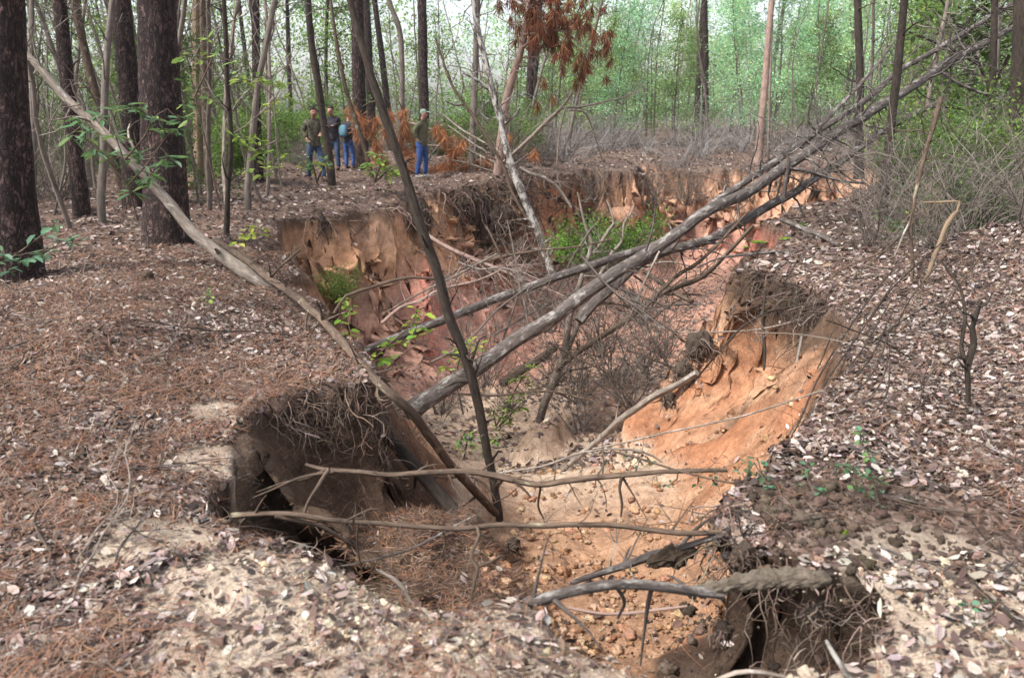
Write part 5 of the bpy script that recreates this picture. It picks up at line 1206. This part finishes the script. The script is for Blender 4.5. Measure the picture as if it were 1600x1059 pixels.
# green bush in the gully with pale bare stems
pr = shrub(71, 1.5, 1.5, [(.10, .20, .03), (.14, .25, .045), (.06, .12, .022), (.2, .28, .06)], 13, 26, .075, .034, .14, 'pale_bark', 'green_bush', 5)
c0 = at(952, 392, 13.6); place(pr, c0[0], c0[1], 1., .82, 'bright green bush growing inside the gully behind the fallen trunks', 'bush', None, z=c0[2] - .35)
pr = shrub(72, 1.0, 1.1, [(.12, .24, .03), (.17, .30, .045), (.08, .17, .025)], 9, 26, .075, .034, .12, 'pale_bark', 'green_bush', 4)
c0 = at(905, 385, 13.9); place(pr, c0[0], c0[1], 2., .75, 'smaller leafy bush against the left of the bright green bush', 'bush', None, z=c0[2] - .3)
pr = shrub(73, .8, .6, [(.12, .18, .03), (.17, .22, .05)], 12, 20, .06, .02, .08, 'brown_bark', 'green_tuft', 3)
c0 = at(535, 450, 12.6); place(pr, c0[0], c0[1], 2., .7, 'olive green tuft growing on the far left clay slope', 'plant', None, z=c0[2] - .2)
# bare brush inside the gully under the fallen trunks
for q, (px, py, Y_, s, lb) in enumerate(((905, 590, 11.6, .75, 'dark bare bush under the crooked fallen trunk'), (960, 560, 11.8, .7, 'bare twiggy bush right of the forked stem'), (1010, 540, 10.8, .6, 'bare twiggy bush at the foot of the right wall'),
        (850, 480, 13.4, .8, 'bare bush below the promontory roots'), (1075, 300, 26.5, .9, 'bare bush hanging on the far pink wall'), (1020, 300, 25.5, 1.1, 'grey bare bush in the gap of the far rim'), (930, 290, 24.6, .8, 'bare bush growing over the brown far wall'),
        (760, 560, 11.0, .6, 'bare bush behind the slim leaning tree'), (720, 520, 12.5, .7, 'bare bush at the foot of the far left clay wall'), (905, 640, 10.4, .5, 'bare bush by the mound on the gully floor'), (1000, 470, 13.0, .8, 'bare bush against the far red clay'), (870, 560, 12.4, .8, 'bare bush left of the forked stem'), (940, 520, 13.5, .9, 'bare bush far down the gully floor'), (985, 590, 10.4, .55, 'small bare bush at the edge of the pale sand'), (800, 600, 11.0, .5, 'bare bush beside the ferny plant'), (1040, 510, 9.8, .5, 'bare twigs at the top of the pale pole'), (690, 600, 9.6, .4, 'bare bush behind the thickest fallen trunk butt'), (640, 690, 6.6, .3, 'bare twigs below the earth ledge'))):
    c0 = at(px, py, Y_)
    place(BR_[q % 3], c0[0], c0[1], q * 1.3, s, lb, 'bush', None, z=float(min(c0[2], max(c0[2] - .4, Hs(c0[0], c0[1])))))
# ------------------------------------------------------------------ people, grown from a jointed skeleton
def skin(name, mat, nodes, edges, parent, root=0, sub=2, label=None):
    """nodes: list of ((x, y, z), radius) ; one continuous skin surface"""
    me = bpy.data.meshes.new(name)
    me.from_pydata([n[0] for n in nodes], edges, [])
    o = bpy.data.objects.new(name, me); COL.objects.link(o)
    sk = o.modifiers.new('skin', 'SKIN'); sk.use_smooth_shade = True
    sb = o.modifiers.new('subdivision', 'SUBSURF'); sb.levels = sub; sb.render_levels = sub
    if not me.skin_vertices: me.skin_vertices.new()
    for i, n in enumerate(nodes):
        r = n[1]; me.skin_vertices[0].data[i].radius = (r, r) if not isinstance(r, tuple) else r
        me.skin_vertices[0].data[i].use_root = (i == root)
    dg = bpy.context.evaluated_depsgraph_get(); dg.update()
    m2 = bpy.data.meshes.new_from_object(o.evaluated_get(dg)); m2.name = name
    o.modifiers.clear(); o.data = m2; m2.materials.clear(); m2.materials.append(M[mat])
    bpy.data.meshes.remove(me)
    o.parent = parent
    if label: o['label'] = label
    return o
M['skin'] = plain('skin', (.33, .18, .14), .6, 0)
M['denim'] = plain('blue denim', (.035, .075, .22), .9, 9, .45)
M['denim_dull'] = plain('dull denim', (.05, .075, .14), .9, 9, .4)
M['olive'] = plain('olive jacket', (.105, .10, .06), .9, 7, .35)
M['navy'] = plain('dark jacket', (.035, .03, .04), .9, 7, .5)
M['camo'] = plain('mottled camouflage', (.095, .085, .06), .95, 13, .8)
M['cap'] = plain('grey green cap', (.20, .26, .22), .9, 30, .4)
M['shoe'] = plain('pale shoe', (.38, .34, .30), .8)
M['boot'] = plain('dark boot', (.06, .035, .03), .8)
M['pack'] = plain('teal backpack', (.075, .17, .23), .8, 8, .3)
M['hair'] = plain('dark hair', (.03, .022, .018), .8)
def lerp(a, b, t): return tuple(a[i] + (b[i] - a[i]) * t for i in range(3))
def person(loc, rz, label, jacket, trousers, shoe, cap=None, feet=((-.11, .0), (.12, .06)), hands=((-.27, .06, .98), (.27, .06, .98)), lean=.02, head_tilt=.05, sc=1., group=None):
    """local frame: faces +Y, x to the person's right"""
    t = thing('person', loc, label, 'person', group); t.rotation_euler = (0, 0, rz); t.scale = (sc,) * 3
    hip = (0, 0, .95); chest = (0, lean + .01, 1.32); neck = (0, lean + .01, 1.49); hd = (0, lean + .03 + head_tilt * .6, 1.64)
    kn, an, toe = [], [], []
    for s, (fx, fy) in zip((-1, 1), feet):
        an.append((fx, fy, .09)); toe.append((fx * 1.12, fy + .16, .035)); kn.append((fx * .92 + s * .01, fy * .5 + .045, .51))
    # body: head, torso, arms with fingers, legs
    N = [(hip, .085), ((0, lean * .5, 1.12), .09), (chest, (.12, .10)), (neck, .055), ((0, hd[1] - .015, 1.56), .062), (hd, (.078, .092)), ((0, hd[1] - .01, 1.73), (.066, .08))]
    E = [(0, 1), (1, 2), (2, 3), (3, 4), (4, 5), (5, 6)]
    N += [((0, hd[1] + .105, 1.625), .014)]; E += [(5, len(N) - 1)]          # nose
    for s in (-1, 1):
        N += [((s * .088, hd[1] - .01, 1.635), .014)]; E += [(5, len(N) - 1)]  # ears
    elb = []
    for s, hn in zip((-1, 1), hands):
        sh = (s * .175, chest[1] - .01, 1.41)
        mid = lerp(sh, hn, .5); dx = max(0., .29 - .5 * math.dist(sh, hn)) ** .5 * .42
        el = (mid[0] + s * dx * .55, mid[1] - dx * .9, mid[2] - .02); elb.append((sh, el))
        b = len(N)
        N += [(sh, .062), (el, .045), (lerp(el, hn, .86), .03), (hn, (.036, .02))]; E += [(2, b), (b, b + 1), (b + 1, b + 2), (b + 2, b + 3)]
        dv = np.array(hn) - np.array(el); dv = dv / np.linalg.norm(dv); sv_ = np.cross(dv, (0, 0, 1.)); sv_ = sv_ / (np.linalg.norm(sv_) + 1e-6)
        for f, (off, ln) in enumerate(((-.028, .07), (-.01, .082), (.01, .078), (.028, .06))):
            k1 = np.array(hn) + dv * .05 + sv_ * off; k2 = k1 + (dv * .7 + np.cross(sv_, dv) * .6) * ln
            N += [(tuple(k1), .009), (tuple(k2), .0075)]; E += [(b + 3, len(N) - 2), (len(N) - 2, len(N) - 1)]
        k1 = np.array(hn) - sv_ * .045 * s; N += [(tuple(k1), .010), (tuple(k1 + dv * .05), .008)]; E += [(b + 2, len(N) - 2), (len(N) - 2, len(N) - 1)]
    for i, s in enumerate((-1, 1)):
        b = len(N); N += [((s * .095, 0, .86), .06), (kn[i], .045), (an[i], .034), (lerp(an[i], toe[i], .6), .02)]
        E += [(0, b), (b, b + 1), (b + 1, b + 2), (b + 2, b + 3)]
    skin('body', 'skin', N, E, t)
    for s in (-1, 1):
        mb = MB(); V, Q = lump_mesh(R, .013, .008, .009, 0, 1, 6); mb.add(V + np.array([s * .032, hd[1] + .083, 1.66]), q=Q)
        e_ = bpy.data.objects.new('eye', mb.mesh('eye', M['boot'])); COL.objects.link(e_); e_.parent = t
    # jacket
    J = [((0, 0, .80), .175), ((0, 0, .90), .172), ((0, lean * .4, 1.05), .165), ((0, lean * .8, 1.22), (.175, .155)), (chest, (.18, .15)), ((0, lean, 1.45), .09), ((0, lean + .012, 1.52), .072)]
    JE = [(0, 1), (1, 2), (2, 3), (3, 4), (4, 5), (5, 6)]
    for (sh, el), hn in zip(elb, hands):
        b = len(J); J += [(sh, .088), (lerp(sh, el, .55), .075), (el, .068), (lerp(el, hn, .82), .05)]; JE += [(4, b), (b, b + 1), (b + 1, b + 2), (b + 2, b + 3)]
    skin('jacket', jacket, J, JE, t)
    T = [((0, -.005, 1.08), .14), ((0, 0, .92), .145)]; TE = [(0, 1)]
    for i, s in enumerate((-1, 1)):
        b = len(T); T += [((s * .095, .005, .80), .105), (lerp((s * .095, 0, .8), kn[i], .6), .088), (kn[i], .075), (lerp(kn[i], an[i], .5), .07), ((an[i][0], an[i][1] - .005, .07), .068)]
        TE += [(1, b)] + [(b + q, b + q + 1) for q in range(4)]
    skin('trousers', trousers, T, TE, t)
    for i in range(2):
        a = an[i]; d_ = np.array(toe[i]) - np.array(a); 
        skin('shoe', shoe, [((a[0], a[1] - .05, .045), .045), ((a[0], a[1] + .02, .05), .052), (toe[i], .042), ((toe[i][0], toe[i][1] + .05, .03), .028)], [(0, 1), (1, 2), (2, 3)], t)
    if cap:
        c0 = skin('cap' if cap == 'cap' else 'hair', cap, [((0, hd[1] - .055, 1.63), (.095, .06)), ((0, hd[1] - .03, 1.70), (.10, .105)), ((0, hd[1] - .015, 1.745), (.088, .1)), ((0, hd[1] - .01, 1.785), .05)], [(0, 1), (1, 2), (2, 3)], t)
        if cap == 'cap':
            skin('cap_peak', cap, [((0, hd[1] + .06, 1.715), (.08, .02)), ((0, hd[1] + .15, 1.70), (.07, .015)), ((0, hd[1] + .20, 1.685), (.045, .008))], [(0, 1), (1, 2)], c0)
    return t
g_ = ghit(660, 278)
person((g_[0], g_[1], Hs(g_[0], g_[1])), math.radians(-112), 'person in olive jacket, blue jeans and grey green cap standing on the far rim', 'olive', 'denim', 'shoe', 'cap',
       feet=((-.13, .02), (.12, -.10)), hands=((-.2, .10, .98), (.22, .02, 1.0)), lean=.03, head_tilt=.09, sc=1.0)
g_ = ghit(524, 266)
person((g_[0], g_[1], Hs(g_[0], g_[1])), math.radians(170), 'person in dark jacket holding something at the chest, behind the curved dark trunk', 'navy', 'denim_dull', 'boot', 'hair',
       hands=((-.06, .26, 1.22), (.07, .26, 1.2)), lean=.03, head_tilt=.1, sc=1.02)
g_ = ghit(494, 282)
person((g_[0], g_[1], Hs(g_[0], g_[1])), math.radians(-150), 'person in mottled camouflage jacket stepping forward at left of the group', 'camo', 'denim_dull', 'boot', 'hair',
       feet=((-.12, .28), (.12, -.18)), hands=((-.1, .25, 1.1), (.2, .15, 1.0)), lean=.08, head_tilt=.06, sc=1.02)
g_ = ghit(546, 264)
p3 = person((g_[0], g_[1], Hs(g_[0], g_[1])), math.radians(-25), 'person with teal backpack seen from behind beside the grey pine', 'navy', 'denim', 'boot', 'hair', lean=.05, sc=.96)
bk = skin('backpack', 'pack', [((0, -.22, 1.0), (.15, .09)), ((0, -.23, 1.2), (.17, .11)), ((0, -.2, 1.42), (.13, .07))], [(0, 1), (1, 2)], p3)
# ------------------------------------------------------------------ the damp air of the woods
bpy.ops.mesh.primitive_cube_add(size=1)
hz = bpy.context.object; hz.name = 'haze'
hz.location = (0, 84, 9.0); hz.scale = (290, 194, 32)
hm = bpy.data.materials.new('haze'); hm.use_nodes = True; ht = hm.node_tree; ht.nodes.clear()
ho = ht.nodes.new('ShaderNodeOutputMaterial'); hv = ht.nodes.new('ShaderNodeVolumePrincipled')
hv.inputs['Color'].default_value = (.93, .97, 1, 1); hv.inputs['Density'].default_value = .0004; hv.inputs['Anisotropy'].default_value = .2
ht.links.new(hv.outputs[0], ho.inputs['Volume']); hz.data.materials.append(hm)
hz['kind'] = 'stuff'; hz['label'] = 'pale damp air fading the distant woods'; hz['category'] = 'haze'
